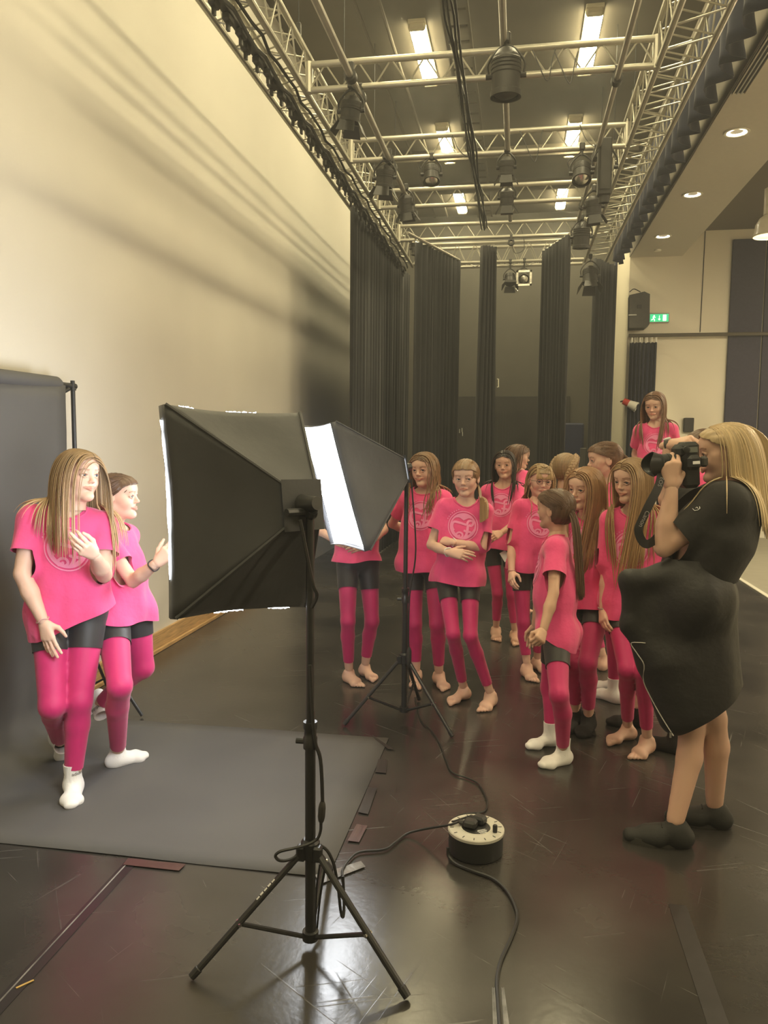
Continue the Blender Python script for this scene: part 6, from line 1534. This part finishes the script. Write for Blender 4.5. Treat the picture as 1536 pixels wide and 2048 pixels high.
# ---------------------------------------------------------------- small things the people wear or hold
BY = {s['key']: s for s in SPECS}
def ring_at(sp, side, col, name, r=.027, w=.004, off=-.012, n=None):
    if 'J' not in sp: return
    x, y, z = sp['frames']['hand'+side]; c = sp['J']['wri'+side]+nrm(sp['J']['elb'+side]-sp['J']['wri'+side])*(-off)
    d = nrm(sp['J']['elb'+side]-sp['J']['wri'+side]); fx, fy, _ = frame(d)
    MB().path([c+r*(math.cos(t)*fx+math.sin(t)*fy)+d*.004*math.sin(3*t) for t in np.linspace(0, 2*math.pi, 25)], w, 6, cap=False).obj(name, col, sp['root'])
m_band_w = mat('white bracelet', (.75, .72, .68), .5); m_band_k = mat('dark hair band', (.03, .02, .02), .6); m_band_p = mat('pink thread bracelet', (.6, .35, .33), .6); m_band_s = mat('silver bracelet', (.6, .58, .55), .3, metal=.8)
ring_at(BY['A'], 'r', m_band_p, 'bracelet', .0265, .0028); ring_at(BY['B'], 'r', m_band_k, 'wrist_band', .0255, .0035, -.03)
ring_at(BY['E'], 'r', m_band_w, 'bracelet', .0265, .0045); ring_at(BY['E'], 'l', m_band_w, 'bracelet', .0255, .003); ring_at(BY['H'], 'r', m_band_p, 'bracelet', .0255, .003, -.01); ring_at(BY['M'], 'r', m_band_s, 'bracelet', .0255, .0032, -.006)
if 'J' in BY['F']:
    p = at_depth(1010, 1112, depth_of(BY['F']['J']['tipr'])-.03); fr = rotm(-10, 20, 35)
    o = MB().box(p, (.004, .055, .085), fr, bev=.0015).obj('small_card', m_print); tag(o, 'small white card held in the hands of the dark-haired girl', 'card')
if 'geo' in BY['H']:
    g = BY['H']['geo']; hd, HR, Hs = g['hd'], g['HR'], g['Hs']; w = lambda q: hd+HR@(np.array(q)*Hs)
    gl = thing('glasses', 'round dark-framed glasses on the girl with the blonde fringe', 'glasses', tuple(w((.1, 0, 0))))
    mg = mat('dark frame', (.03, .022, .02), .35)
    for s in (-1, 1):
        MB().path([w((.0985-.10*(abs(.0325*s+.0205*math.cos(t)))**1.6, s*.0325+.0205*math.cos(t), .0005+.0185*math.sin(t))) for t in np.linspace(0, 2*math.pi, 25)], .0014, 6, cap=False).obj('rim', mg, gl)
        MB().path([w((.0915, s*.053, .004)), w((.06, s*.073, .006)), w((.0, s*.080, .005)), w((-.015, s*.081, -.008))], .0013, 5).obj('temple_arm', mg, gl)
    MB().path([w((.097, -.012, .003)), w((.1, 0, .006)), w((.097, .012, .003))], .0014, 5).obj('bridge', mg, gl)
def text_mesh(txt, size):
    cu = bpy.data.curves.new('lettering', 'FONT'); cu.body = txt; cu.size = size; cu.align_x = 'CENTER'; ob = bpy.data.objects.new('lettering', cu); COL.objects.link(ob)
    bpy.context.view_layer.update(); me = bpy.data.meshes.new_from_object(ob.evaluated_get(bpy.context.evaluated_depsgraph_get())); bpy.data.objects.remove(ob); bpy.data.curves.remove(cu); return me
def sock_text(sp, side, zc, face, txt='adidas', size=.026):
    """wrap the printed word round the sock cuff; face = world direction it is read from"""
    if 'J' not in sp: return
    x, y, z = sp['frames']['foot'+side]; a = sp['J']['ank'+side]; S = sp.get('S', 1); fx = np.asarray(face, float); fx = nrm(fx-z*np.dot(fx, z)); sx = np.cross(z, fx); r = .0395*S
    me = text_mesh(txt, size)
    for v in me.vertices:
        t = v.co.x/r; v.co = Vector(a+z*(zc+v.co.y)+(fx*math.cos(t)+sx*math.sin(t))*r)
    me.materials.append(m_band_k)
    o = link('sock_lettering', me, sp['root'])
sock_text(BY['B'], 'r', .026, (-.1, -1, 0)); sock_text(BY['A'], 'l', .026, (.9, -.45, 0), size=.022); sock_text(BY['A'], 'l', .026, (-.9, -.45, 0), size=.022); sock_text(BY['B'], 'l', .026, (.2, -1, .2))
if 'J' in BY['J']:
    x, y, z = BY['J']['frames']['footl']; a = BY['J']['J']['ankl']; c = a+z*.045+np.array([-.012, -.040, 0])
    mr = mat('red bow', (.5, .08, .07), .6)
    for s in (-1, 1): MB().ell if False else None
    g = MB(); g.path([c, c+np.array([-.014, -.002, .008]), c+np.array([-.016, -.002, -.004]), c, c+np.array([.014, -.002, .008]), c+np.array([.016, -.002, -.004]), c], .0016, 5); g.obj('sock_bow', mr, BY['J']['root'])
# low rostrum that raises the girl at the back
if 'J' in BY['N']:
    c = (BY['N']['J']['ankl']+BY['N']['J']['ankr'])/2; zt = min(BY['N']['J']['ankl'][2], BY['N']['J']['ankr'][2])-.075*1.0
    rs_ = thing('rostrum', 'low black rostrum under the girl at the back before the curtain', 'rostrum', (c[0], c[1], 0))
    MB().box((c[0]+.05, c[1]+.05, zt-.02), (.9, .7, .04), bev=.004).obj('deck', m_black, rs_)
    for sx in (-1, 1):
        for sy in (-1, 1): MB().box((c[0]+.05+sx*.4, c[1]+.05+sy*.3, (zt-.04)/2), (.05, .05, zt-.04)).obj('leg', m_black, rs_)
